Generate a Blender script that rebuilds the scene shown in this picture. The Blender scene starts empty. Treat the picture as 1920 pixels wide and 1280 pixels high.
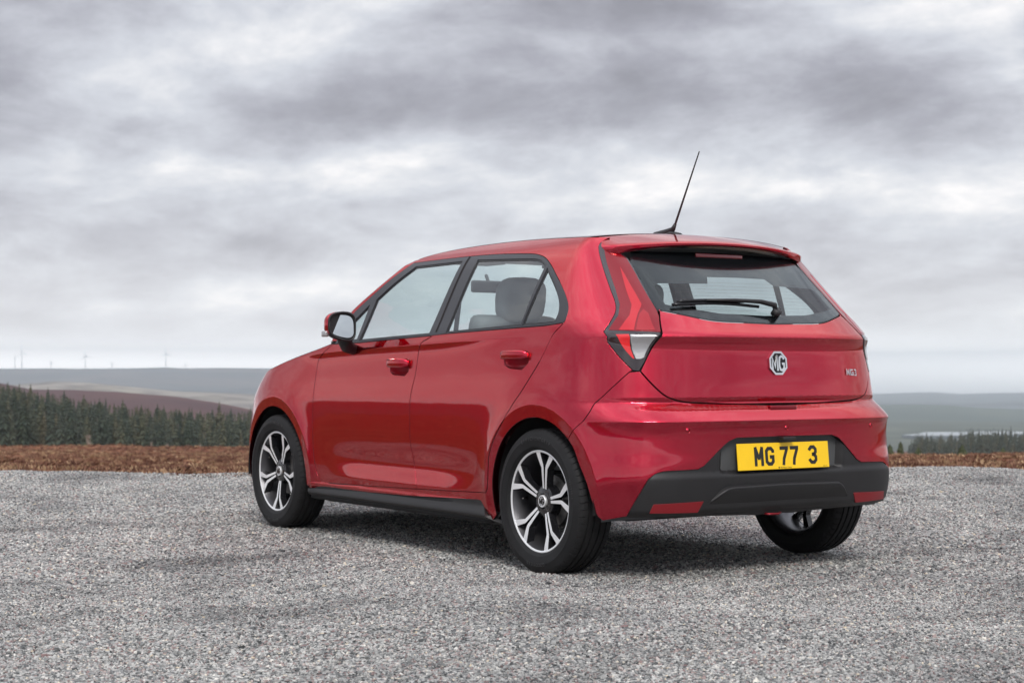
import bpy, bmesh, math, random
import numpy as np
from mathutils import Vector, Matrix
from mathutils.geometry import delaunay_2d_cdt
random.seed(7); np.random.seed(7)
S = bpy.context.scene
COL = S.collection
PI = math.pi

# ------------------------------------------------------------------ camera
CAM = Vector((-5.833, 4.901, .875)); YAW = -.59478; PITCH = .01555
fwd = Vector((math.cos(YAW)*math.cos(PITCH), math.sin(YAW)*math.cos(PITCH), math.sin(PITCH)))
rgt = Vector((math.sin(YAW), -math.cos(YAW), 0)); upv = rgt.cross(fwd)
cd = bpy.data.cameras.new('camera'); cam = bpy.data.objects.new('camera', cd); COL.objects.link(cam)
cam.matrix_world = Matrix(((rgt.x, upv.x, -fwd.x, CAM.x), (rgt.y, upv.y, -fwd.y, CAM.y), (rgt.z, upv.z, -fwd.z, CAM.z), (0, 0, 0, 1)))
cd.sensor_width = 36; cd.lens = 3134.9/1920*36; cd.clip_end = 60000; cd.clip_start = .1
cd.dof.use_dof = True; cd.dof.focus_distance = 6.9; cd.dof.aperture_fstop = 6.3
S.camera = cam
S.view_settings.view_transform = 'Standard'; S.view_settings.look = 'None'
S.view_settings.exposure = 0.60; S.view_settings.gamma = 1; S.view_settings.use_curve_mapping = False
S.cycles.max_bounces = 10; S.cycles.transparent_max_bounces = 16; S.cycles.volume_bounces = 4

# ------------------------------------------------------------------ sky and sun
SUN_EL, SUN_AZ = 41., 150.      # degrees; azimuth counted from +x towards +y
wd = bpy.data.worlds.new('World'); S.world = wd; wd.use_nodes = True
class NT:
    def __init__(s, t): s.t = t; s.n = t.nodes; s.l = t.links
    def node(s, ty, **k):
        o = s.n.new(ty)
        for a, v in k.items(): setattr(o, a, v)
        return o
    def link(s, a, b): s.l.new(a, b)
    def val(s, sock, v):
        if hasattr(v, 'is_output') or isinstance(v, bpy.types.NodeSocket): s.l.new(v, sock)
        else: sock.default_value = v
    def math(s, op, a, b=0., c=None, clamp=False):
        o = s.node('ShaderNodeMath', operation=op, use_clamp=clamp)
        s.val(o.inputs[0], a); s.val(o.inputs[1], b)
        if c is not None: s.val(o.inputs[2], c)
        return o.outputs[0]
    def mix(s, f, a, b, bt='MIX'):
        o = s.node('ShaderNodeMix', data_type='RGBA', blend_type=bt)
        s.val(o.inputs['Factor'], f); s.val(o.inputs['A'], a if hasattr(a, 'is_output') else (*a, 1)); s.val(o.inputs['B'], b if hasattr(b, 'is_output') else (*b, 1))
        return o.outputs['Result']
    def ramp(s, f, stops, interp='LINEAR'):
        o = s.node('ShaderNodeValToRGB'); cr = o.color_ramp; cr.interpolation = interp
        while len(cr.elements) < len(stops): cr.elements.new(.5)
        for e, (p, c) in zip(cr.elements, stops): e.position = p; e.color = (*c, 1) if len(c) == 3 else c
        s.val(o.inputs[0], f); return o.outputs[0]
    def noise(s, vec, scale, detail=4, rough=.5, lac=2., dist=0.):
        o = s.node('ShaderNodeTexNoise'); s.val(o.inputs['Vector'], vec)
        for k, v in (('Scale', scale), ('Detail', detail), ('Roughness', rough), ('Lacunarity', lac), ('Distortion', dist)): o.inputs[k].default_value = v
        return o.outputs[0]
wn = NT(wd.node_tree); wn.n.clear()
tc = wn.node('ShaderNodeTexCoord'); sx = wn.node('ShaderNodeSeparateXYZ'); wn.link(tc.outputs['Generated'], sx.inputs[0])
dx, dy, dz = sx.outputs
az = wn.math('ARCTAN2', dy, dx); el = wn.math('ARCSINE', dz)
# clouds seen nearly edge on: a flat deck, so the pattern is squeezed towards the horizon
den = wn.math('ADD', wn.math('MAXIMUM', dz, 0.), .11)
cv_ = wn.node('ShaderNodeCombineXYZ')
den = wn.math('ADD', den, .11)
wn.val(cv_.inputs[0], wn.math('DIVIDE', dx, den)); wn.val(cv_.inputs[1], wn.math('DIVIDE', dy, den)); wn.val(cv_.inputs[2], 0.35)
mp = wn.node('ShaderNodeMapping'); wn.link(cv_.outputs[0], mp.inputs[0]); mp.inputs['Rotation'].default_value = (0, 0, -YAW); mp.inputs['Scale'].default_value = (.85, 1, 1)
big = wn.noise(mp.outputs[0], 1.1, 3, .5, 2.1, .3)
med = wn.noise(mp.outputs[0], 3.4, 9, .62, 2.1, .2)
base = wn.math('ADD', wn.math('MULTIPLY', wn.math('SUBTRACT', big, .5), 1.45), wn.math('MULTIPLY', wn.math('SUBTRACT', med, .5), 1.25))
cq = wn.node('ShaderNodeCombineXYZ'); wn.val(cq.inputs[0], az); wn.val(cq.inputs[1], wn.math('MULTIPLY', el, 2.0)); wn.val(cq.inputs[2], .7)
puff = wn.noise(cq.outputs[0], 11., 8, .58, 2.1, .2)
base = wn.math('ADD', base, wn.math('MULTIPLY', wn.math('SUBTRACT', puff, .5), .95))
# broad cloud masses: (azimuth offset left+, elevation, half widths, amount), degrees
def blob(a, e, wa, we, amt):
    ca = wn.math('SUBTRACT', az, math.radians(a) + YAW); ce = wn.math('SUBTRACT', el, math.radians(e))
    q = wn.math('ADD', wn.math('POWER', wn.math('DIVIDE', ca, math.radians(wa)), 2.), wn.math('POWER', wn.math('DIVIDE', ce, math.radians(we)), 2.))
    return wn.math('MULTIPLY', wn.math('EXPONENT', wn.math('MULTIPLY', q, -1.)), amt)
BLOBS = [(-3, 9.3, 10, 1.5, -.34), (4, 8.3, 9, .9, -.22), (-13, 8.7, 6, 1.7, -.30), (16, 9.4, 7, 1.3, -.20), (8, 10.9, 4.5, 1.0, .26), (14, 12.2, 3.5, .7, -.14), (-4, 12.6, 4, .8, -.10), (-14.5, 11.9, 3.6, .9, .34),
         (10, 6.7, 9, .55, .12), (-8, 6.1, 6, .6, .20), (-15, 5.6, 4, 1.0, .26), (-4, 12.0, 9, 1.0, -.34), (1, 7.6, 5, .5, .12), (0, 4.9, 13, .9, -.14), (14, 4.2, 7, 1.3, -.15), (8, 2.6, 7, .6, .22), (16, 2.9, 5, .5, -.08), (-13, 3.5, 5, .8, -.10)]
for b in BLOBS: base = wn.math('ADD', base, blob(*b))
v = wn.math('ADD', wn.math('MULTIPLY', base, 1.0), .525)
col = wn.ramp(v, [(.0, (.215, .213, .24)), (.25, (.285, .285, .322)), (.45, (.375, .38, .42)), (.65, (.475, .49, .53)), (.83, (.60, .605, .625)), (1., (.76, .74, .735))])
hz = wn.math('EXPONENT', wn.math('MULTIPLY', wn.math('ABSOLUTE', el), -1/math.radians(1.9)))
col = wn.mix(wn.math('MULTIPLY', hz, .75), col, (1.30, 1.27, 1.25))
hz2 = wn.math('EXPONENT', wn.math('MULTIPLY', wn.math('POWER', wn.math('MULTIPLY', wn.math('ABSOLUTE', el), 1/math.radians(.72)), 2.0), -1.))
col = wn.mix(hz2, col, (2.2, 2.16, 2.12))
# higher up the deck thins and brightens, as under any overcast sky
up_ = wn.node('ShaderNodeMapRange', interpolation_type='SMOOTHSTEP'); wn.val(up_.inputs[0], dz); up_.inputs[1].default_value = .25; up_.inputs[2].default_value = .95; up_.inputs[3].default_value = 1.0; up_.inputs[4].default_value = 2.35
vm = wn.node('ShaderNodeVectorMath', operation='SCALE'); wn.link(col, vm.inputs[0]); wn.link(up_.outputs[0], vm.inputs['Scale'])
nish = wn.node('ShaderNodeTexSky', sky_type='NISHITA', sun_disc=False); nish.sun_elevation = math.radians(SUN_EL); nish.sun_rotation = math.radians(90 - SUN_AZ)
b1 = wn.node('ShaderNodeBackground'); wn.link(vm.outputs[0], b1.inputs[0]); b1.inputs[1].default_value = 0.97
b2 = wn.node('ShaderNodeBackground'); wn.link(nish.outputs[0], b2.inputs[0]); b2.inputs[1].default_value = .05
ms = wn.node('ShaderNodeMixShader'); ms.inputs[0].default_value = .06; wn.link(b1.outputs[0], ms.inputs[1]); wn.link(b2.outputs[0], ms.inputs[2])
wo = wn.node('ShaderNodeOutputWorld'); wn.link(ms.outputs[0], wo.inputs[0])
sd = bpy.data.lights.new('sun', 'SUN'); so = bpy.data.objects.new('sun', sd); COL.objects.link(so)
sd.energy = 1.5; sd.angle = math.radians(20); sd.color = (1, .96, .9)
sv = Vector((math.cos(math.radians(SUN_EL))*math.cos(math.radians(SUN_AZ)), math.cos(math.radians(SUN_EL))*math.sin(math.radians(SUN_AZ)), math.sin(math.radians(SUN_EL))))
so.rotation_euler = sv.to_track_quat('Z', 'Y').to_euler()

# ------------------------------------------------------------------ helpers
def tag(o, label=None, cat=None, group=None, kind=None):
    for k, v_ in (('label', label), ('category', cat), ('group', group), ('kind', kind)):
        if v_: o[k] = v_
    return o
def empty(name, loc=(0, 0, 0), rz=0., parent=None):
    o = bpy.data.objects.new(name, None); COL.objects.link(o); o.location = loc; o.rotation_euler = (0, 0, rz); o.parent = parent
    o.empty_display_size = .1
    return o
def mk(name, V, F, mat, parent=None, smooth=True, normals=None, midx=None, angle=None):
    me = bpy.data.meshes.new(name); me.from_pydata([tuple(map(float, p)) for p in V], [], [tuple(map(int, f)) for f in F])
    for m in (mat if isinstance(mat, (list, tuple)) else [mat]): me.materials.append(m)
    if midx is not None: me.polygons.foreach_set('material_index', midx)
    me.polygons.foreach_set('use_smooth', [bool(smooth)] * len(me.polygons))
    me.update()
    if angle is not None: me.set_sharp_from_angle(angle=math.radians(angle))
    if normals is not None: me.normals_split_custom_set([tuple(n) for n in normals])
    o = bpy.data.objects.new(name, me); COL.objects.link(o); o.parent = parent
    return o
def join(parts):
    V, F = [], []
    for v_, f_ in parts:
        k = len(V); V += [tuple(p) for p in v_]; F += [tuple(i + k for i in q) for q in f_]
    return V, F
def bmbox(cx, cy, cz, sx, sy, sz, bev=0., seg=2, M=None):
    bm = bmesh.new(); bmesh.ops.create_cube(bm, size=1, matrix=Matrix.Translation((cx, cy, cz)) @ Matrix.Diagonal((sx, sy, sz, 1)))
    if bev > 0: bmesh.ops.bevel(bm, geom=bm.edges[:], offset=bev, segments=seg, profile=.6, affect='EDGES')
    if M is not None: bm.transform(M)
    bm.verts.ensure_lookup_table(); r = ([v_.co.copy() for v_ in bm.verts], [[q.index for q in f_.verts] for f_ in bm.faces]); bm.free(); return r
def tube(pts, rad, n=10, cap=True, flat=(1, 1)):
    """rad: number or list; pts: list of Vectors"""
    pts = [Vector(p) for p in pts]; V, F = [], []
    rads = rad if isinstance(rad, (list, tuple)) else [rad]*len(pts)
    up0 = Vector((0, 0, 1))
    for i, p in enumerate(pts):
        t = (pts[min(i+1, len(pts)-1)] - pts[max(i-1, 0)]).normalized()
        a = t.cross(up0)
        if a.length < 1e-3: a = t.cross(Vector((1, 0, 0)))
        a.normalize(); b = a.cross(t)
        for k in range(n):
            an = 2*PI*k/n; V.append(p + float(rads[i])*(math.cos(an)*a*flat[0] + math.sin(an)*b*flat[1]))
    for i in range(len(pts)-1):
        for k in range(n): F.append((i*n+k, i*n+(k+1) % n, (i+1)*n+(k+1) % n, (i+1)*n+k))
    if cap: F.append(tuple(range(n))[::-1]); F.append(tuple((len(pts)-1)*n+k for k in range(n)))
    return V, F
def lathe(prof, n=64, axis='y', c=(0, 0, 0), closed=False):
    """prof: (radius, along); revolved about the y axis"""
    V, F = [], []; m = len(prof)
    for k in range(n):
        a = 2*PI*k/n
        for r, h in prof: V.append((c[0]+r*math.cos(a), c[1]+h, c[2]+r*math.sin(a)))
    for k in range(n):
        k2 = (k+1) % n
        for j in range(m if closed else m-1):
            j2 = (j+1) % m; F.append((k*m+j, k*m+j2, k2*m+j2, k2*m+j))
    return V, F
def prism(poly, y0, y1, plane='xz', bev=0.):
    """closed 2D polygon extruded along the third axis"""
    n = len(poly)
    def p3(p, h): return (p[0], h, p[1]) if plane == 'xz' else ((h, p[0], p[1]) if plane == 'yz' else (p[0], p[1], h))
    V = [p3(p, y0) for p in poly] + [p3(p, y1) for p in poly]
    F = [tuple(range(n)), tuple(range(2*n-1, n-1, -1))] + [(i, i+n, (i+1) % n+n, (i+1) % n) for i in range(n)]
    bm = bmesh.new(); vs = [bm.verts.new(v_) for v_ in V]
    for f_ in F: bm.faces.new([vs[i] for i in f_])
    bmesh.ops.recalc_face_normals(bm, faces=bm.faces[:])
    if bev > 0: bmesh.ops.bevel(bm, geom=bm.edges[:], offset=bev, segments=1, affect='EDGES')
    bm.verts.index_update(); r = ([v_.co.copy() for v_ in bm.verts], [[q.index for q in f_.verts] for f_ in bm.faces]); bm.free(); return r
def xform(vf, M): return [M @ Vector(p) for p in vf[0]], vf[1]
def text_vf(s, size, ext=.001, spacing=1.0, bev=0., shear=0., wx=1.0):
    c = bpy.data.curves.new('t', 'FONT'); c.body = s; c.size = size; c.extrude = ext; c.bevel_depth = bev; c.align_x = 'CENTER'; c.align_y = 'CENTER'; c.space_character = spacing; c.shear = shear; c.resolution_u = 3
    o = bpy.data.objects.new('t', c); COL.objects.link(o); dg = bpy.context.evaluated_depsgraph_get(); me = bpy.data.meshes.new_from_object(o.evaluated_get(dg))
    r = ([v_.co.copy() * 1 for v_ in me.vertices], [list(p.vertices) for p in me.polygons]); bpy.data.objects.remove(o); bpy.data.curves.remove(c); bpy.data.meshes.remove(me)
    return [Vector((p.x*wx, p.y, p.z)) for p in r[0]], r[1]

# ------------------------------------------------------------------ materials
MATS = {}
def mat(name, base, rough=.5, metal=0., coat=0., coat_r=.03, spec=.5, bump=None, colnoise=None, **kw):
    m = bpy.data.materials.new(name); m.use_nodes = True; t = NT(m.node_tree); b = t.n['Principled BSDF']
    b.inputs['Base Color'].default_value = (*base, 1); b.inputs['Roughness'].default_value = rough; b.inputs['Metallic'].default_value = metal
    b.inputs['Coat Weight'].default_value = coat; b.inputs['Coat Roughness'].default_value = coat_r; b.inputs['Specular IOR Level'].default_value = spec
    for k, v_ in kw.items(): b.inputs[k.replace('_', ' ')].default_value = v_
    tcn = t.node('ShaderNodeTexCoord')
    if colnoise:
        sc, amt = colnoise[:2]
        nz = t.noise(tcn.outputs['Object'], sc, 5, .6)
        c2 = tuple(min(1, c*(1+amt)) for c in base); c1 = tuple(c*(1-amt) for c in base)
        t.link(t.ramp(nz, [(.3, c1), (.7, c2)]), b.inputs['Base Color'])
    if bump:
        sc, st, di = bump
        nz = t.noise(tcn.outputs['Object'], sc, 3, .6); bp = t.node('ShaderNodeBump'); t.link(nz, bp.inputs['Height']); bp.inputs['Strength'].default_value = st; bp.inputs['Distance'].default_value = di
        t.link(bp.outputs[0], b.inputs['Normal'])
    MATS[name] = m; return m
paint = mat('red_paint', (.56, .001, .031), .24, 1., 1., .01, .5)
# metallic flake and a trace of orange peel, plus light road dust low down
t = NT(paint.node_tree); b = t.n['Principled BSDF']; tcn = t.node('ShaderNodeTexCoord')
fl = t.node('ShaderNodeTexVoronoi'); fl.inputs['Scale'].default_value = 1400; t.link(tcn.outputs['Object'], fl.inputs['Vector'])
b.inputs['Specular Tint'].default_value = (.7, .05, .08, 1); b.inputs['Coat IOR'].default_value = 1.60
t.link(t.mix(.10, (.56, .001, .031), fl.outputs['Color'], 'SOFT_LIGHT'), b.inputs['Base Color'])
nz = t.noise(tcn.outputs['Object'], 9, 2, .5); bp = t.node('ShaderNodeBump'); t.link(nz, bp.inputs['Height']); bp.inputs['Strength'].default_value = .12; bp.inputs['Distance'].default_value = .004; t.link(bp.outputs[0], b.inputs['Coat Normal'])
black_pl = mat('black_plastic', (.014, .0135, .0145), .52, bump=(900, .25, .0006), colnoise=(6, .15))
black_gl = mat('black_gloss', (.010, .010, .012), .22, spec=.35)
trim_mat = mat('window_trim', (.022, .023, .029), .3)
rubber = mat('tyre_rubber', (.012, .012, .013), .7, spec=.3, bump=(140, .2, .001), colnoise=(7, .35))
dark = mat('dark_cavity', (.008, .008, .009), .9)
chrome = mat('chrome', (.78, .79, .80), .08, 1.)
alloy = mat('machined_alloy', (.86, .87, .88), .36, .45)
rimblack = mat('rim_black_paint', (.012, .012, .014), .22, coat=.6)
barrel_m = mat('rim_barrel', (.13, .13, .14), .38, .8)
steel = mat('brake_steel', (.16, .155, .15), .5, .8, colnoise=(40, .4))
cloth = mat('seat_cloth', (.30, .31, .32), .9, bump=(500, .3, .001))
inter = mat('interior_plastic', (.07, .073, .076), .75)
lining = mat('headlining', (.14, .145, .145), .95)
yellow = mat('plate_yellow', (.90, .56, .004), .35, colnoise=(5, .04))
plate_bl = mat('plate_black', (.01, .01, .01), .4)
lens_red = mat('red_lens', (.20, .003, .008), .4, coat=.2, bump=(260, .3, .001))
lens_dark = mat('smoked_red_lens', (.018, .010, .013), .07, coat=1., coat_r=.01)
lens_bright = mat('bright_red_lens', (.70, .010, .015), .1, coat=1., coat_r=.01)
lens_clear = mat('clear_lens', (.38, .38, .39), .15, .5, coat=1., bump=(180, .6, .002))
amber = mat('amber_lens', (.8, .25, .02), .15, coat=1.)
mirror_m = mat('mirror_glass', (.80, .86, .86), .01, 1.)
def glass_mat(name, tint, refl, hazec=0.):
    m = bpy.data.materials.new(name); m.use_nodes = True; t = NT(m.node_tree); t.n.clear()
    tr = t.node('ShaderNodeBsdfTransparent'); tr.inputs[0].default_value = (*tint, 1)
    gl = t.node('ShaderNodeBsdfGlossy'); gl.inputs['Roughness'].default_value = .01; gl.inputs[0].default_value = (.95, .97, 1, 1)
    fr = t.node('ShaderNodeFresnel'); ge = t.node('ShaderNodeNewGeometry'); t.link(t.math('ADD', t.math('MULTIPLY', ge.outputs['Backfacing'], 1/refl-refl), refl), fr.inputs[0])   # a thin pane mirrors alike from both sides
    mx = t.node('ShaderNodeMixShader'); t.link(fr.outputs[0], mx.inputs[0]); t.link(tr.outputs[0], mx.inputs[1]); t.link(gl.outputs[0], mx.inputs[2])
    o = t.node('ShaderNodeOutputMaterial'); t.link(mx.outputs[0], o.inputs[0]); return m
glass = glass_mat('side_glass', (.80, .88, .88), 1.9)
glass_r = glass_mat('rear_glass', (.70, .77, .77), 1.36)
lens_mid = mat('tail_lens_red', (.22, .002, .009), .14, .2, coat=.3, coat_r=.01)
lens_facet = mat('tail_lens_facet', (.52, .006, .016), .25, .3, coat=.6, coat_r=.01)
gasket = mat('window_gasket', (.006, .006, .007), .4)
gap_dark = mat('panel_gap', (.006, .002, .002), .8)
glass_c = glass_mat('lens_glass', (.9, .9, .9), 1.5)
# ------------------------------------------------------------------ body surface (metres; x forward from rear axle, y left, z up)
def spl(x, pts):
    """monotone-ish cubic Hermite through pts"""
    xs = np.array([p[0] for p in pts], float); ys = np.array([p[1] for p in pts], float)
    h = np.diff(xs); d = np.diff(ys) / h
    m = np.zeros_like(ys); m[0] = d[0]; m[-1] = d[-1]
    for i in range(1, len(xs) - 1):
        if d[i-1] * d[i] > 0:
            w1 = 2*h[i] + h[i-1]; w2 = h[i] + 2*h[i-1]
            m[i] = (w1 + w2) / (w1/d[i-1] + w2/d[i])
    x = np.clip(np.asarray(x, float), xs[0], xs[-1])
    i = np.clip(np.searchsorted(xs, x) - 1, 0, len(xs) - 2)
    t = (x - xs[i]) / h[i]
    return ((2*t**3-3*t**2+1)*ys[i] + (t**3-2*t**2+t)*h[i]*m[i] + (-2*t**3+3*t**2)*ys[i+1] + (t**3-t**2)*h[i]*m[i+1])
def lin(x, pts): return np.interp(x, [p[0] for p in pts], [p[1] for p in pts])
def sst(a, b, x):
    t = np.clip((np.asarray(x, float) - a) / (b - a), 0, 1); return t*t*(3-2*t)
def peak(t, w1, w2, e=.004):
    w = np.where(t > 0, w2, w1); return np.exp(-(np.sqrt(t*t + e*e) - e) / w)

SIDE_Z = [(.10,.770),(.16,.785),(.25,.806),(.34,.814),(.45,.820),(.58,.8265),(.70,.8285),(.80,.8225),(.90,.811),(.965,.800),(1.03,.786),
          (1.10,.760),(1.2,.720),(1.3,.676),(1.36,.645),(1.40,.617),(1.44,.570),(1.47,.52)]
PLAN_X = [(-.7,.978),(-.2,.995),(.3,1.0),(1.2,1.0),(1.9,1.0),(2.52,.996),(3.0,.985),(3.4,.97)]
def shoulder(x):      # height of the crease under the windows
    return spl(x, [(-.5,1.012),(.0,1.012),(.5,1.000),(1.,.985),(1.6,.968),(2.1,.945),(2.6,.88),(3.2,.78)])
def W(x, z):
    x = np.asarray(x, float); z = np.asarray(z, float)
    zs = z - (shoulder(x) - .985) * sst(.62, .95, z) * (1 - .7*sst(1.1, 1.4, z))
    w = spl(zs, SIDE_Z)
    # crease under the windows with a slim undercut
    a = .0150 * sst(.0, .9, x) * (1 - sst(2.0, 2.35, x)) 
    t = z - shoulder(x)
    w = w + a * peak(t, .030, .10, .003) - a*.55*sst(.0,.9,x)
    # scoop above the sill
    s = sst(.35, .95, x) * (1 - sst(1.55, 2.02, x))
    w = w - .0125 * s * np.exp(-((z - .405) / .062)**2) + .006 * s * peak(z - .312, .03, .05, .004)
    # haunches and arch flanges
    for xc in (0., 2.52):
        r = np.hypot(x - xc, (z - .31) * (1.0))
        up = sst(.18, .42, z)
        w = w + .0165 * peak(r - .409, .13, .050, .003) * (.35 + .65*up)   # flare rising to a crease, flange turned in
    w = w * spl(x, PLAN_X)
    return w
REAR_X = [(.10,.46),(.20,.545),(.25,.590),(.33,.612),(.45,.632),(.56,.642),(.63,.652),(.6555,.667),(.672,.655),(.70,.632),(.715,.612),(.730,.596),
          (.752,.607),(.80,.6035),(.90,.592),(.945,.588),(.97,.593),(1.000,.611),(1.012,.606),(1.035,.583),(1.055,.563),(1.10,.520),(1.2,.412),(1.3,.301),(1.36,.230),(1.40,.185),(1.44,.14),(1.47,.10)]
REAR_N = [(.1,5.0),(.27,5.5),(.40,5.7),(.47,5.3),(.53,4.8),(.60,4.5),(.655,4.4),(.70,3.9),(.75,3.5),(.82,3.4),(1.0,3.3),(1.05,3.2),(1.12,3.0),(1.2,2.9),(1.3,2.8),(1.47,2.8)]
FRONT_X = [(.10,.70),(.2,.76),(.35,.81),(.55,.83),(.68,.79),(.76,.72),(.84,.60),(.92,.45),(1.0,.3),(1.5,.1)]
FRONT_N = [(.1,3.0),(.45,3.0),(.6,2.7),(1.,2.4)]
def rear_lin(z):
    out = np.zeros(np.shape(z)); z = np.asarray(z, float)
    cuts = [.10, .6555, .730, .752, 1.000, 1.47]
    for a, b in zip(cuts[:-1], cuts[1:]):                      # smooth between the creases, sharp across them
        m = (z >= a - (1 if a == .10 else 0)) & (z <= b + (1 if b == 1.47 else 0))
        out = np.where(m, spl(z, [p for p in REAR_X if a - 1e-6 <= p[0] <= b + 1e-6]), out)
    return out
def P(u, z):
    u = np.asarray(u, float); z = np.asarray(z, float)
    u, z = np.broadcast_arrays(u, z)
    out = np.zeros(u.shape + (3,))
    out[..., 2] = z
    # rear
    ph = np.clip(u, 0, 1) * np.pi/2
    n = spl(z, REAR_N)
    r = (np.cos(ph)**n + np.sin(ph)**n + 1e-12)**(-1/n)
    X = -rear_lin(z) * r * np.cos(ph)
    Y = W(X, z) * r * np.sin(ph)
    m = u <= 1
    out[..., 0] = np.where(m, X, 0); out[..., 1] = np.where(m, Y, 0)
    # side
    m = (u > 1) & (u <= 2)
    Xs = (u - 1) * 2.52
    out[..., 0] = np.where(m, Xs, out[..., 0]); out[..., 1] = np.where(m, W(Xs, z), out[..., 1])
    # front
    ph = (3 - np.clip(u, 2, 3)) * np.pi/2
    n = spl(z, FRONT_N)
    r = (np.cos(ph)**n + np.sin(ph)**n + 1e-12)**(-1/n)
    X = 2.52 + spl(z, FRONT_X) * r * np.cos(ph)
    Y = W(X, z) * r * np.sin(ph)
    m = u > 2
    out[..., 0] = np.where(m, X, out[..., 0]); out[..., 1] = np.where(m, Y, out[..., 1])
    return out
def N(u, z, h=.0025):
    u = np.asarray(u, float); z = np.asarray(z, float)
    hu = np.where((u > 1) & (u < 2), h/2.52, h*1.1)
    du = P(u + hu, z) - P(np.maximum(u - hu, -1), z)
    # mirror symmetry at the centre line
    dz = P(u, z + h) - P(u, z - h)
    n = np.cross(dz, du); 
    n /= np.linalg.norm(n, axis=-1, keepdims=True) + 1e-12
    return n
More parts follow.
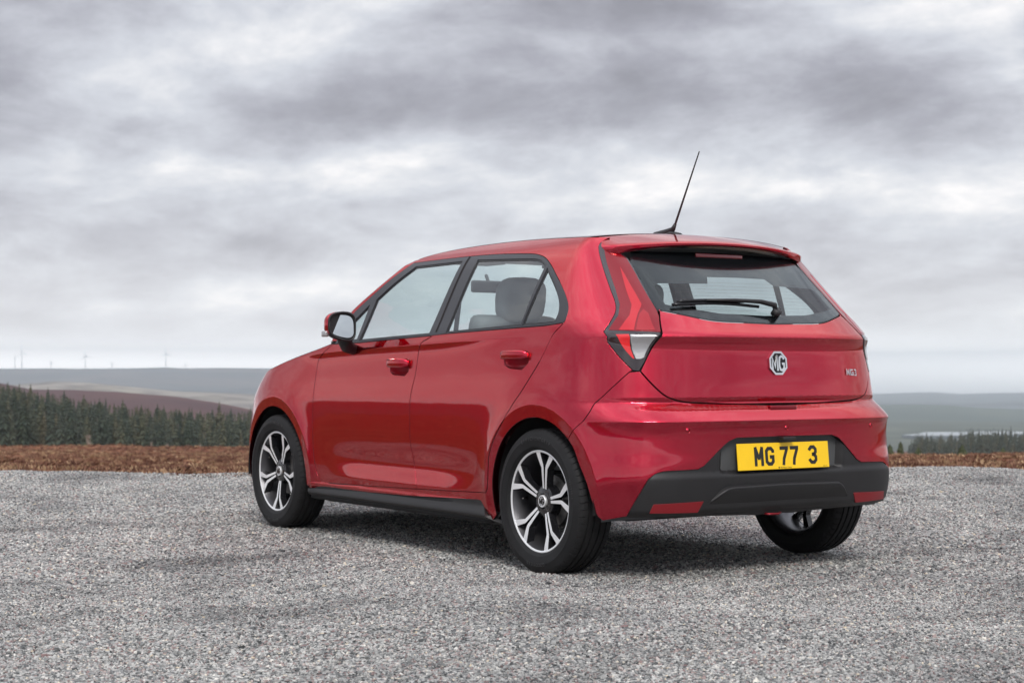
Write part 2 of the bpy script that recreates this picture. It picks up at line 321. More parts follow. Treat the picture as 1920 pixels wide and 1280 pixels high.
POLY = {
 'front_door': [(1.7593,0.9971),(1.7652,0.9884),(1.7714,0.9799),(1.7776,0.9713),(1.7835,0.9624),(1.789,0.953),(1.7961,0.9441),(1.8035,0.9348),(1.8096,0.9249),(1.8138,0.9141),(1.8166,0.9004),(1.8182,0.8864),(1.819,0.8723),(1.8193,0.8581),(1.8195,0.8438),(1.8196,0.8296),(1.8201,0.8095),(1.8207,0.7893),(1.8214,0.7692),(1.8219,0.749),(1.8222,0.7287),(1.8226,0.7085),(1.8234,0.6808),(1.8242,0.6531),(1.8247,0.6253),(1.825,0.5976),(1.825,0.5699),(1.8251,0.5422),(1.8252,0.5215),(1.8251,0.5008),(1.8249,0.4802),(1.8244,0.4596),(1.8237,0.439),(1.8227,0.4185),(1.822,0.4039),(1.8212,0.3893),(1.8203,0.3747),(1.8192,0.3602),(1.8177,0.346),(1.8159,0.3319),(1.814,0.3205),(1.8118,0.309),(1.8088,0.2982),(1.8046,0.2886),(1.7988,0.2807),(1.7899,0.2754),(1.7791,0.2738),(1.7676,0.2736),(1.7564,0.2727),(1.4078,0.2954),(1.4081,0.3178),(1.4118,0.3397),(1.4159,0.3615),(1.4198,0.3834),(1.4225,0.4055),(1.4233,0.4279),(1.4235,0.4425),(1.4239,0.457),(1.4247,0.4713),(1.4258,0.4857),(1.4268,0.5001),(1.4275,0.5147),(1.4278,0.532),(1.4278,0.5495),(1.4276,0.567),(1.4274,0.5845),(1.427,0.602),(1.4267,0.6194),(1.4266,0.6379),(1.4265,0.6564),(1.4264,0.6749),(1.4261,0.6934),(1.4255,0.7119),(1.4247,0.7303),(1.4231,0.7503),(1.421,0.7702),(1.4184,0.79),(1.4157,0.8097),(1.4134,0.8294),(1.4116,0.8493),(1.4107,0.8679),(1.4101,0.8866),(1.4095,0.9053),(1.4089,0.924),(1.4076,0.9427),(1.405,0.9612),(1.4025,0.9724),(1.3987,0.9832),(1.396,0.9927),(1.3906,1.0002),(1.3835,1.0057),(1.3765,1.0111),(1.3706,1.0168),(1.3647,1.0225),(1.3589,1.0282),(1.3642,1.0258),(1.4887,1.0152),(1.6467,1.0005)],
 'rear_door': [(1.3589,1.0282),(1.3647,1.0225),(1.3706,1.0168),(1.3765,1.0111),(1.3835,1.0057),(1.3906,1.0002),(1.396,0.9927),(1.3987,0.9832),(1.4025,0.9724),(1.405,0.9612),(1.4076,0.9427),(1.4089,0.924),(1.4095,0.9053),(1.4101,0.8866),(1.4107,0.8679),(1.4116,0.8493),(1.4134,0.8294),(1.4157,0.8097),(1.4184,0.79),(1.421,0.7702),(1.4231,0.7503),(1.4247,0.7303),(1.4255,0.7119),(1.4261,0.6934),(1.4264,0.6749),(1.4265,0.6564),(1.4266,0.6379),(1.4267,0.6194),(1.427,0.602),(1.4274,0.5845),(1.4276,0.567),(1.4278,0.5495),(1.4278,0.532),(1.4275,0.5147),(1.4268,0.5001),(1.4258,0.4857),(1.4247,0.4713),(1.4239,0.457),(1.4235,0.4425),(1.4233,0.4279),(1.4225,0.4055),(1.4198,0.3834),(1.4159,0.3615),(1.4118,0.3397),(1.4081,0.3178),(1.4078,0.2954),(1.4038,0.296),(1.1613,0.3169),(1.1543,0.3393),(1.1529,0.3554),(1.1516,0.3714),(1.1503,0.3874),(1.1492,0.4033),(1.148,0.4193),(1.1469,0.4352),(1.1462,0.4465),(1.1455,0.4579),(1.1446,0.4693),(1.1431,0.4806),(1.1413,0.4908),(1.1394,0.501),(1.1373,0.5111),(1.1349,0.5211),(1.1324,0.5311),(1.1298,0.5409),(1.1264,0.5525),(1.1228,0.5639),(1.1191,0.5752),(1.1152,0.5864),(1.1112,0.5975),(1.1071,0.6085),(1.1001,0.6264),(1.093,0.6441),(1.0864,0.6616),(1.0805,0.6789),(1.0746,0.696),(1.0687,0.713),(1.0653,0.7221),(1.0618,0.7311),(1.0582,0.74),(1.0545,0.7488),(1.051,0.7577),(1.0476,0.7667),(1.0399,0.7882),(1.0321,0.8096),(1.0243,0.8309),(1.0166,0.8523),(1.0092,0.8737),(1.0022,0.8952),(0.9945,0.9091),(0.9838,0.9232),(0.9738,0.9374),(0.9644,0.9516),(0.9556,0.9658),(0.9472,0.9799),(0.9429,0.9888),(0.9393,0.9978),(0.9342,1.0066),(0.9271,1.0147),(0.9162,1.0234),(0.9043,1.0317),(0.8918,1.0397),(0.8792,1.0475),(0.8668,1.0554),(0.8549,1.0633),(1.3062,1.0335)],
 'quarter': [(0.585,1.437),(0.7,1.438),(0.85,1.439),(1,1.442),(1.0595,1.448),(1.119,1.454),(1.1984,1.46),(1.2778,1.462),(1.3571,1.46),(1.4167,1.455),(1.4563,1.449),(1.496,1.44),(1.5278,1.429),(1.5556,1.414),(1.5734,1.398),(1.5833,1.3927),(1.5881,1.3829),(1.5935,1.3732),(1.5994,1.3636),(1.6055,1.3539),(1.6118,1.3443),(1.6183,1.3345),(1.6259,1.3234),(1.6337,1.3122),(1.6416,1.301),(1.6495,1.2896),(1.6575,1.2781),(1.6654,1.2665),(1.6753,1.2521),(1.6855,1.2376),(1.6957,1.223),(1.7057,1.2081),(1.7155,1.1928),(1.7247,1.1769),(1.7309,1.1651),(1.7366,1.1528),(1.742,1.1402),(1.7469,1.1273),(1.7514,1.114),(1.7555,1.1005),(1.759,1.0862),(1.762,1.0715),(1.7644,1.0565),(1.7664,1.0414),(1.7684,1.0264),(1.7709,1.0114),(1.7468,1.0106),(1.7447,1.0246),(1.7429,1.0385),(1.7412,1.0524),(1.7391,1.0663),(1.7366,1.0799),(1.7341,1.0927),(1.7316,1.1055),(1.7289,1.1182),(1.7258,1.1306),(1.7221,1.1426),(1.7177,1.1541),(1.7115,1.167),(1.7046,1.1793),(1.6973,1.1912),(1.6897,1.2027),(1.6821,1.2142),(1.6747,1.2258),(1.6696,1.2338),(1.6644,1.2416),(1.6592,1.2493),(1.6513,1.2611),(1.6436,1.273),(1.636,1.2848),(1.6284,1.2965),(1.6207,1.3079),(1.6129,1.319),(1.6054,1.3292),(1.5978,1.339),(1.5904,1.3486),(1.583,1.3581),(1.5758,1.3676),(1.5689,1.377),(1.5648,1.3826),(1.5606,1.3879),(1.5566,1.3932),(1.5529,1.3986),(1.4527,1.4024),(1.4332,1.4026),(1.4141,1.4029),(1.395,1.4032),(1.3761,1.4034),(1.3573,1.4034),(1.3385,1.4032),(1.3224,1.4028),(1.3063,1.4023),(1.2902,1.4016),(1.2741,1.4008),(1.258,1.3997),(1.2419,1.3984),(1.225,1.3968),(1.2081,1.395),(1.1914,1.393),(1.1749,1.3909),(1.1584,1.3886),(1.1421,1.3861),(1.1334,1.3847),(1.1246,1.3829),(1.1156,1.3805),(1.1065,1.3773),(1.0992,1.3741),(1.0918,1.3702),(1.0845,1.3655),(1.0773,1.3598),(1.0696,1.352),(1.0623,1.3433),(1.0555,1.3341),(1.0489,1.3248),(1.0419,1.3142),(1.0353,1.3033),(1.0289,1.2923),(1.0226,1.2814),(1.0163,1.2705),(1.01,1.2598),(1.0038,1.249),(0.9903,1.2383),(0.9659,1.2276),(0.9439,1.2169),(0.9237,1.2059),(0.9055,1.1949),(0.8895,1.184),(0.8756,1.1729),(0.8638,1.1618),(0.8546,1.1514),(0.8471,1.1409),(0.8417,1.1304),(0.8387,1.1199),(0.8381,1.1106),(0.8393,1.1014),(0.8415,1.0924),(0.8439,1.0835),(0.8461,1.0745),(0.8549,1.0633),(0.8668,1.0554),(0.8792,1.0475),(0.8918,1.0397),(0.9043,1.0317),(0.9162,1.0234),(0.9271,1.0147),(0.9342,1.0066),(0.9393,0.9978),(0.9429,0.9888),(0.9472,0.9799),(0.9556,0.9658),(0.9644,0.9516),(0.9738,0.9374),(0.9838,0.9232),(0.9945,0.9091),(1.0022,0.8952),(1.0092,0.8737),(1.0166,0.8523),(1.0243,0.8309),(1.0321,0.8096),(1.0399,0.7882),(1.0476,0.7667),(1.051,0.7577),(1.0545,0.7488),(1.0582,0.74),(1.0618,0.7311),(1.0653,0.7221),(1.0687,0.713),(1.0746,0.696),(1.0805,0.6789),(1.0864,0.6616),(1.093,0.6441),(1.1001,0.6264),(1.1071,0.6085),(1.1112,0.5975),(1.1152,0.5864),(1.1191,0.5752),(1.1228,0.5639),(1.1264,0.5525),(1.1298,0.5409),(1.1324,0.5311),(1.1349,0.5211),(1.1373,0.5111),(1.1394,0.501),(1.1413,0.4908),(1.1431,0.4806),(1.1446,0.4693),(1.1455,0.4579),(1.1462,0.4465),(1.1469,0.4352),(1.148,0.4193),(1.1492,0.4033),(1.1503,0.3874),(1.1516,0.3714),(1.1529,0.3554),(1.1543,0.3393),(1.1613,0.3169),(1.1846,0.2793),(1.1523,0.194),(1.1355,0.2248),(1.1374,0.2471),(1.1388,0.2696),(1.1395,0.2923),(1.1397,0.315),(1.1392,0.3377),(1.1382,0.3604),(1.1367,0.3828),(1.1345,0.4049),(1.1318,0.4266),(1.1285,0.4478),(1.1247,0.4684),(1.1204,0.4884),(1.1156,0.5076),(1.1103,0.526),(1.1045,0.5435),(1.0983,0.56),(1.0917,0.5755),(1.0847,0.5899),(1.0773,0.6031),(1.0697,0.6151),(1.0617,0.6258),(1.0535,0.6352),(1.045,0.6432),(1.0364,0.6498),(1.0276,0.6551),(1.0187,0.6588),(1.0097,0.6611),(1.0007,0.662),(0.9797,0.6614),(0.9582,0.6593),(0.937,0.6557),(0.9157,0.6507),(0.8947,0.6443),(0.8737,0.6365),(0.8537,0.6273),(0.8345,0.6168),(0.8162,0.605),(0.7989,0.592),(0.7827,0.5778),(0.7537,0.6112),(0.5318,0.8564),(0.5205,0.8629),(0.528,0.8722),(0.5358,0.8814),(0.5437,0.8907),(0.5517,0.9),(0.5598,0.9095),(0.5677,0.9192),(0.575,0.9283),(0.5823,0.9377),(0.5899,0.9471),(0.5983,0.9567),(0.6073,0.9663),(0.6169,0.9758),(0.6417,1.0221),(0.6312,1.0344),(0.621,1.0465),(0.6111,1.0587),(0.6022,1.0711),(0.5943,1.0839),(0.5873,1.0973),(0.5835,1.1071),(0.5811,1.1174),(0.5797,1.1279),(0.5794,1.1383),(0.5801,1.149),(0.5817,1.1595),(0.584,1.17),(0.5867,1.1804),(0.5895,1.1908),(0.5922,1.2014),(0.5972,1.2203),(0.603,1.2393),(0.6092,1.2584),(0.6157,1.2776),(0.6221,1.2969),(0.6282,1.3165),(0.6321,1.3292),(0.6362,1.3419),(0.6406,1.3547),(0.6455,1.3677),(0.6504,1.3808),(0.6553,1.394),(0.6508,1.4043),(0.6415,1.4137)],
 'taillight': [(0.6415,1.4137),(0.6508,1.4043),(0.6553,1.394),(0.6504,1.3808),(0.6455,1.3677),(0.6406,1.3547),(0.6362,1.3419),(0.6321,1.3292),(0.6282,1.3165),(0.6221,1.2969),(0.6157,1.2776),(0.6092,1.2584),(0.603,1.2393),(0.5972,1.2203),(0.5922,1.2014),(0.5895,1.1908),(0.5867,1.1804),(0.584,1.17),(0.5817,1.1595),(0.5801,1.149),(0.5794,1.1383),(0.5797,1.1279),(0.5811,1.1174),(0.5835,1.1071),(0.5873,1.0973),(0.5943,1.0839),(0.6022,1.0711),(0.6111,1.0587),(0.621,1.0465),(0.6312,1.0344),(0.6417,1.0221),(0.6169,0.9758),(0.6073,0.9663),(0.5983,0.9567),(0.5899,0.9471),(0.5823,0.9377),(0.575,0.9283),(0.5677,0.9192),(0.5598,0.9095),(0.5517,0.9),(0.5437,0.8907),(0.5358,0.8814),(0.528,0.8722),(0.5205,0.8629),(0.5013,0.8596),(0.4833,0.8987),(0.4501,1.0096),(0.4329,1.0835),(0.433,1.0942),(0.4329,1.105),(0.4335,1.1154),(0.4363,1.141),(0.4393,1.1667),(0.4428,1.1925),(0.4473,1.2183),(0.4526,1.2443),(0.4585,1.2704),(0.4612,1.2822),(0.4638,1.2942),(0.4667,1.3061),(0.47,1.3178),(0.474,1.3292),(0.4792,1.34),(0.4852,1.3481),(0.4931,1.3551),(0.5021,1.3616),(0.5118,1.3681),(0.5213,1.3751),(0.5295,1.3819),(0.538,1.3889),(0.547,1.396),(0.557,1.4033),(0.5684,1.4104)],
 'sill': [(1.8475,0.2684),(1.7989,0.2792),(1.7565,0.2713),(1.4039,0.2947),(1.1614,0.3157),(1.1846,0.2793),(1.1979,0.2818),(1.4553,0.2596),(1.8518,0.237)],
 'sill_trim': [(1.8503,0.2372),(1.4553,0.2596),(1.1979,0.2818),(1.1848,0.2768),(1.1519,0.1965),(1.127,0.165),(1.754,0.165),(1.7974,0.1611),(1.8405,0.1763)],
 'fender': [(1.7544,0.9969),(1.7652,0.9884),(1.7714,0.9799),(1.7776,0.9713),(1.7835,0.9624),(1.789,0.953),(1.7961,0.9441),(1.8035,0.9348),(1.8096,0.9249),(1.8138,0.9141),(1.8166,0.9004),(1.8182,0.8864),(1.819,0.8723),(1.8193,0.8581),(1.8195,0.8438),(1.8196,0.8296),(1.8201,0.8095),(1.8207,0.7893),(1.8214,0.7692),(1.8219,0.749),(1.8222,0.7287),(1.8226,0.7085),(1.8234,0.6808),(1.8242,0.6531),(1.8247,0.6253),(1.825,0.5976),(1.825,0.5699),(1.8251,0.5422),(1.8252,0.5215),(1.8251,0.5008),(1.8249,0.4802),(1.8244,0.4596),(1.8237,0.439),(1.8227,0.4185),(1.822,0.4039),(1.8212,0.3893),(1.8203,0.3747),(1.8192,0.3602),(1.8177,0.346),(1.8159,0.3319),(1.814,0.3205),(1.8118,0.309),(1.8088,0.2982),(1.8046,0.2886),(1.7988,0.2807),(1.7899,0.2754),(1.7791,0.2738),(1.7676,0.2736),(1.8475,0.2684),(1.851,0.2422),(1.8624,0.2489),(1.861,0.2741),(1.8604,0.2996),(1.8604,0.3251),(1.8612,0.3506),(1.8628,0.3758),(1.865,0.4006),(1.868,0.425),(1.8716,0.4488),(1.876,0.4719),(1.881,0.4941),(1.8866,0.5154),(1.8928,0.5355),(1.8995,0.5545),(1.9068,0.5722),(1.9146,0.5885),(1.9228,0.6034),(1.9315,0.6167),(1.9405,0.6284),(1.9498,0.6385),(1.9593,0.6468),(1.9691,0.6533),(1.9791,0.658),(1.9891,0.6609),(1.9992,0.662),(2.0188,0.6612),(2.039,0.6586),(2.0588,0.6541),(2.078,0.6478),(2.0965,0.6398),(2.114,0.63),(2.131,0.6186),(2.1468,0.6055),(2.1618,0.5908),(2.1758,0.5747),(2.189,0.5572),(2.2016,0.5384),(2.2131,0.5184),(2.2233,0.4973),(2.2328,0.4753),(2.3048,0.52),(2.3826,0.68),(2.3506,0.745),(2.249,0.8506),(2.1777,0.8627),(2.132,0.869),(2.0941,0.8753),(2.0594,0.8816),(2.0259,0.8878),(1.9977,0.8938),(1.9871,0.8995),(1.9746,0.9059),(1.962,0.9121),(1.9494,0.9181),(1.9367,0.9239),(1.9241,0.9296),(1.9112,0.9352),(1.8942,0.9423),(1.8772,0.9492),(1.8604,0.9559),(1.844,0.9626),(1.8281,0.9693),(1.8128,0.976),(1.8038,0.9802),(1.795,0.9845),(1.7863,0.9888),(1.7776,0.9931),(1.7691,0.9973)],
 'front_bumper': [(2.2328,0.4753),(2.2388,0.4599),(2.2443,0.4441),(2.2493,0.4281),(2.2538,0.4117),(2.2578,0.3952),(2.2613,0.3784),(2.2643,0.3614),(2.2668,0.3443),(2.2688,0.3272),(2.2706,0.31),(2.2718,0.2928),(2.2728,0.2757),(2.2733,0.2586),(2.2733,0.2416),(2.2728,0.2248),(2.2808,0.17),(2.6,0.17),(3,0.17),(3,0.7),(2.66,0.7),(2.45,0.68),(2.3826,0.68),(2.3048,0.52)],
 'headlight': [(2.3826,0.68),(2.45,0.68),(2.66,0.7),(2.66,0.745),(2.45,0.775),(2.3506,0.745)],
 'g_q1': [(1.7334,1.0074),(1.7169,1.0706),(1.7023,1.1086),(1.6614,1.186),(1.6614,1.0214)],
 'g_f': [(1.6445,1.0181),(1.636,1.217),(1.6277,1.23),(1.6197,1.2432),(1.6117,1.2563),(1.6037,1.2693),(1.5957,1.282),(1.5875,1.2944),(1.5781,1.3076),(1.5686,1.3205),(1.5591,1.3332),(1.5498,1.3457),(1.5409,1.3583),(1.5326,1.371),(1.3632,1.3755),(1.3794,1.0392)],
 'g_r': [(1.3145,1.0438),(1.3037,1.3739),(1.27,1.3703),(1.237,1.367),(1.2046,1.3637),(1.1729,1.3603),(1.1418,1.3566),(1.1112,1.3524),(1.1025,1.3504),(1.0936,1.3469),(1.0846,1.3415),(1.0778,1.3352),(1.0714,1.3275),(1.0651,1.3198),(1.0747,1.0644)],
 'g_q2': [(1.0644,1.0651),(1.0515,1.2978),(1.0438,1.2841),(1.0362,1.2705),(1.0288,1.257),(1.0215,1.2436),(1.0144,1.2301),(1.0075,1.2167),(1.0026,1.2066),(0.9917,1.1966),(0.9749,1.1865),(0.9605,1.1763),(0.9485,1.1661),(0.9386,1.1558),(0.9304,1.1454),(0.9239,1.1351),(0.9194,1.1249),(0.9166,1.1148),(0.9167,1.1041),(0.9197,1.0939),(0.924,1.0839),(0.9279,1.0739)],
 'wtrim': [(1.7495,0.9968),(1.7468,1.0106),(1.7447,1.0246),(1.7429,1.0385),(1.7412,1.0524),(1.7391,1.0663),(1.7366,1.0799),(1.7341,1.0927),(1.7316,1.1055),(1.7289,1.1182),(1.7258,1.1306),(1.7221,1.1426),(1.7177,1.1541),(1.7115,1.167),(1.7046,1.1793),(1.6973,1.1912),(1.6897,1.2027),(1.6821,1.2142),(1.6747,1.2258),(1.6696,1.2338),(1.6644,1.2416),(1.6592,1.2493),(1.6513,1.2611),(1.6436,1.273),(1.636,1.2848),(1.6284,1.2965),(1.6207,1.3079),(1.6129,1.319),(1.6054,1.3292),(1.5978,1.339),(1.5904,1.3486),(1.583,1.3581),(1.5758,1.3676),(1.5689,1.377),(1.5648,1.3826),(1.5606,1.3879),(1.5566,1.3932),(1.5529,1.3986),(1.4527,1.4024),(1.4332,1.4026),(1.4141,1.4029),(1.395,1.4032),(1.3761,1.4034),(1.3573,1.4034),(1.3385,1.4032),(1.3224,1.4028),(1.3063,1.4023),(1.2902,1.4016),(1.2741,1.4008),(1.258,1.3997),(1.2419,1.3984),(1.225,1.3968),(1.2081,1.395),(1.1914,1.393),(1.1749,1.3909),(1.1584,1.3886),(1.1421,1.3861),(1.1334,1.3847),(1.1246,1.3829),(1.1156,1.3805),(1.1065,1.3773),(1.0992,1.3741),(1.0918,1.3702),(1.0845,1.3655),(1.0773,1.3598),(1.0696,1.352),(1.0623,1.3433),(1.0555,1.3341),(1.0489,1.3248),(1.0419,1.3142),(1.0353,1.3033),(1.0289,1.2923),(1.0226,1.2814),(1.0163,1.2705),(1.01,1.2598),(1.0038,1.249),(0.9903,1.2383),(0.9659,1.2276),(0.9439,1.2169),(0.9237,1.2059),(0.9055,1.1949),(0.8895,1.184),(0.8756,1.1729),(0.8638,1.1618),(0.8546,1.1514),(0.8471,1.1409),(0.8417,1.1304),(0.8387,1.1199),(0.8381,1.1106),(0.8393,1.1014),(0.8415,1.0924),(0.8439,1.0835),(0.8461,1.0745),(0.8549,1.0633),(1.3062,1.0335),(1.3642,1.0258),(1.4887,1.0152),(1.6467,1.0005)],
 'tailgate': [(0,0.7225),(0.162,0.7217),(0.1908,0.7229),(0.2186,0.7239),(0.2454,0.725),(0.2713,0.7261),(0.2961,0.7273),(0.3199,0.7288),(0.3289,0.7295),(0.338,0.7302),(0.3474,0.7312),(0.3567,0.7324),(0.366,0.7342),(0.3753,0.7365),(0.3832,0.7389),(0.3911,0.7417),(0.3989,0.7449),(0.4067,0.7487),(0.4142,0.7529),(0.4206,0.7577),(0.4273,0.7637),(0.4337,0.7703),(0.4398,0.7774),(0.4458,0.7848),(0.4517,0.7924),(0.4575,0.8),(0.4646,0.8096),(0.4715,0.8194),(0.4782,0.8294),(0.485,0.8395),(0.4918,0.8496),(0.4988,0.8596),(0.4459,1.0103),(0.4252,1.112),(0.4335,1.1154),(0.4191,1.1119),(0.4047,1.1085),(0.3904,1.105),(0.3761,1.1016),(0.3618,1.0982),(0.3475,1.0947),(0.3309,1.0904),(0.3144,1.0858),(0.2977,1.0812),(0.2806,1.0769),(0.2631,1.0731),(0.2447,1.0702),(0.2233,1.0681),(0.201,1.0667),(0.1776,1.066),(0.1535,1.0655),(0.1287,1.0651),(0.1035,1.0644),(0,1.062)],
 'rglass': [(0,1.062),(0.1035,1.0644),(0.1287,1.0651),(0.1535,1.0655),(0.1776,1.066),(0.201,1.0667),(0.2233,1.0681),(0.2447,1.0702),(0.2631,1.0731),(0.2806,1.0769),(0.2977,1.0812),(0.3144,1.0858),(0.3309,1.0904),(0.3475,1.0947),(0.3618,1.0982),(0.3761,1.1016),(0.3904,1.105),(0.4047,1.1085),(0.4191,1.1119),(0.4335,1.1154),(0.4585,1.2704),(0.4732,1.3197),(0.4541,1.375),(0,1.385)],
 'bumper': [(0,0.7165),(0.162,0.7217),(0.1908,0.7229),(0.2186,0.7239),(0.2454,0.725),(0.2713,0.7261),(0.2961,0.7273),(0.3199,0.7288),(0.3289,0.7295),(0.338,0.7302),(0.3474,0.7312),(0.3567,0.7324),(0.366,0.7342),(0.3753,0.7365),(0.3832,0.7389),(0.3911,0.7417),(0.3989,0.7449),(0.4067,0.7487),(0.4142,0.7529),(0.4206,0.7577),(0.4273,0.7637),(0.4337,0.7703),(0.4398,0.7774),(0.4458,0.7848),(0.4517,0.7924),(0.4575,0.8),(0.4646,0.8096),(0.4715,0.8194),(0.4782,0.8294),(0.485,0.8395),(0.4918,0.8496),(0.4988,0.8596),(0.5113,0.8575),(0.5318,0.8564),(0.7537,0.6112),(0.7816,0.5792),(0.7751,0.5716),(0.7684,0.5641),(0.7619,0.5565),(0.7559,0.5488),(0.7507,0.5408),(0.7445,0.5292),(0.7389,0.5174),(0.7337,0.5055),(0.7286,0.4936),(0.7234,0.4817),(0.7179,0.47),(0.7124,0.4593),(0.7066,0.4487),(0.7006,0.4382),(0.6947,0.4277),(0.6891,0.4171),(0.6839,0.4063),(0.6781,0.3922),(0.6729,0.3779),(0.6681,0.3636),(0.6633,0.3492),(0.6586,0.3349),(0.6535,0.3206),(0.6498,0.3105),(0.6462,0.3004),(0.6423,0.2904),(0.6376,0.2808),(0.6321,0.2715),(0.6252,0.2646),(0.6167,0.259),(0.6087,0.2533),(0.531,0.2749),(0.4758,0.4258),(0.4713,0.4314),(0.467,0.4373),(0.4624,0.4427),(0.4575,0.4473),(0.4519,0.4507),(0.446,0.4532),(0.4399,0.4552),(0.4339,0.4574),(0.3371,0.4612),(0.3174,0.4746),(0.3051,0.4902),(0.2926,0.506),(0.2799,0.5218),(0.2669,0.5375),(0.2534,0.5528),(0.2392,0.5675),(0.2319,0.5731),(0.2236,0.5773),(0.2148,0.5809),(0.2061,0.5849),(0.02,0.586),(0,0.585)],
 'insert': [(0.531,0.2749),(0.4758,0.4258),(0.4713,0.4314),(0.467,0.4373),(0.4624,0.4427),(0.4575,0.4473),(0.4519,0.4507),(0.446,0.4532),(0.4399,0.4552),(0.4339,0.4574),(0.3371,0.4612),(0.3174,0.4746),(0.3051,0.4902),(0.2926,0.506),(0.2799,0.5218),(0.2669,0.5375),(0.2534,0.5528),(0.2392,0.5675),(0.2319,0.5731),(0.2236,0.5773),(0.2148,0.5809),(0.2061,0.5849),(0.02,0.586),(0,0.585),(0,0.25),(0.0817,0.2442),(0.267,0.2538),(0.5243,0.2618)],
 'diffuser': [(0.3291,0.2719),(0.257,0.3624),(0.2501,0.3685),(0.2431,0.3747),(0.235,0.3788),(0.2264,0.3805),(0.2176,0.3815),(0.2085,0.3818),(0.1991,0.3819),(0.1897,0.382),(0.1803,0.3824),(0,0.386),(0,0.256),(0.084,0.2502)],
 'fog': [(0.4736,0.2863),(0.4618,0.3302),(0.3087,0.3354),(0.3279,0.282)],
 'tl_white': [(0.5488,1.0108),(0.4619,1.0074),(0.4852,0.9139),(0.4969,0.9085),(0.5121,0.9085),(0.5278,0.9488)],
 'tl_lowred': [(0.5974,1.0101),(0.5506,1.0109),(0.5295,0.9488),(0.5155,0.9096),(0.5224,0.9118)],
 'handle_f': [(1.5132,0.9009),(1.5036,0.9112),(1.4486,0.9146),(1.4399,0.9055),(1.4378,0.8773),(1.4452,0.8696),(1.5105,0.8669)],
 'cup_f': [(1.513,0.8721),(1.4398,0.8773),(1.4399,0.8542),(1.4527,0.8361),(1.4959,0.8409),(1.5074,0.8538)],
 'handle_r': [(1.1111,0.9334),(1.1027,0.9427),(1.0423,0.945),(1.0352,0.9368),(1.0336,0.9161),(1.0393,0.907),(1.1079,0.9029)],
 'cup_r': [(1.11,0.9076),(1.0342,0.9138),(1.0336,0.8954),(1.0508,0.8667),(1.0889,0.8724),(1.105,0.8865)],
 'bowl_f': [(1.5141,0.8982),(1.5056,0.9099),(1.4485,0.9133),(1.4407,0.903),(1.4384,0.8722),(1.4399,0.8542),(1.4527,0.8361),(1.4959,0.8409),(1.5074,0.8538)],
 'bowl_r': [(1.1118,0.9311),(1.1026,0.9415),(1.0422,0.9438),(1.036,0.9368),(1.0342,0.9138),(1.0336,0.8954),(1.0508,0.8667),(1.0889,0.8724),(1.105,0.8865)],
 'tl_lens': [(0.6082,1.3842),(0.5968,1.3164),(0.5689,1.2029),(0.5623,1.1358),(0.5746,1.0881),(0.6204,1.0281),(0.4466,1.0184),(0.432,1.0835),(0.433,1.1108),(0.4649,1.2693),(0.4838,1.3341),(0.52,1.3654),(0.548,1.3945)],
 'tl_facet1': [(0.5305,1.3022),(0.5158,1.2665),(0.491,1.1889),(0.479,1.1357),(0.5012,1.0969),(0.5293,1.0262),(0.5827,1.0266),(0.533,1.0879),(0.5171,1.1334),(0.524,1.1958)],
 'tl_facet2': [(0.4786,1.1151),(0.4641,1.097),(0.4605,1.0262),(0.524,1.0262),(0.4956,1.0969)],
 'tl_cleartop': [(0.5437,1.0053),(0.4706,1.0019),(0.4712,0.9878),(0.5384,0.9901)],
 'pillar_joint': [(1.3459,1.4006),(1.3389,1.3996),(1.3493,1.0404),(1.3552,1.0406)],
 'ZT': [(0.585,1.437),(0.7,1.438),(0.85,1.439),(1,1.442),(1.0595,1.448),(1.119,1.454),(1.1984,1.46),(1.2778,1.462),(1.3571,1.46),(1.4167,1.455),(1.4563,1.449),(1.496,1.44),(1.5278,1.429),(1.5556,1.414),(1.5734,1.398),(1.5833,1.3927),(1.5881,1.3829),(1.5935,1.3732),(1.5994,1.3636),(1.6055,1.3539),(1.6118,1.3443),(1.6183,1.3345),(1.6259,1.3234),(1.6337,1.3122),(1.6416,1.301),(1.6495,1.2896),(1.6575,1.2781),(1.6654,1.2665),(1.6753,1.2521),(1.6855,1.2376),(1.6957,1.223),(1.7057,1.2081),(1.7155,1.1928),(1.7247,1.1769),(1.7309,1.1651),(1.7366,1.1528),(1.742,1.1402),(1.7469,1.1273),(1.7514,1.114),(1.7555,1.1005),(1.759,1.0862),(1.762,1.0715),(1.7644,1.0565),(1.7664,1.0414),(1.7684,1.0264),(1.7709,1.0114)],
 'hoodline': [(2.1777,0.8627),(2.132,0.869),(2.0941,0.8753),(2.0594,0.8816),(2.0259,0.8878),(1.9977,0.8938),(1.9871,0.8995),(1.9746,0.9059),(1.962,0.9121),(1.9494,0.9181),(1.9367,0.9239),(1.9241,0.9296),(1.9112,0.9352),(1.8942,0.9423),(1.8772,0.9492),(1.8604,0.9559),(1.844,0.9626),(1.8281,0.9693),(1.8128,0.976),(1.8038,0.9802),(1.795,0.9845),(1.7863,0.9888),(1.7776,0.9931),(1.7691,0.9973)],
}
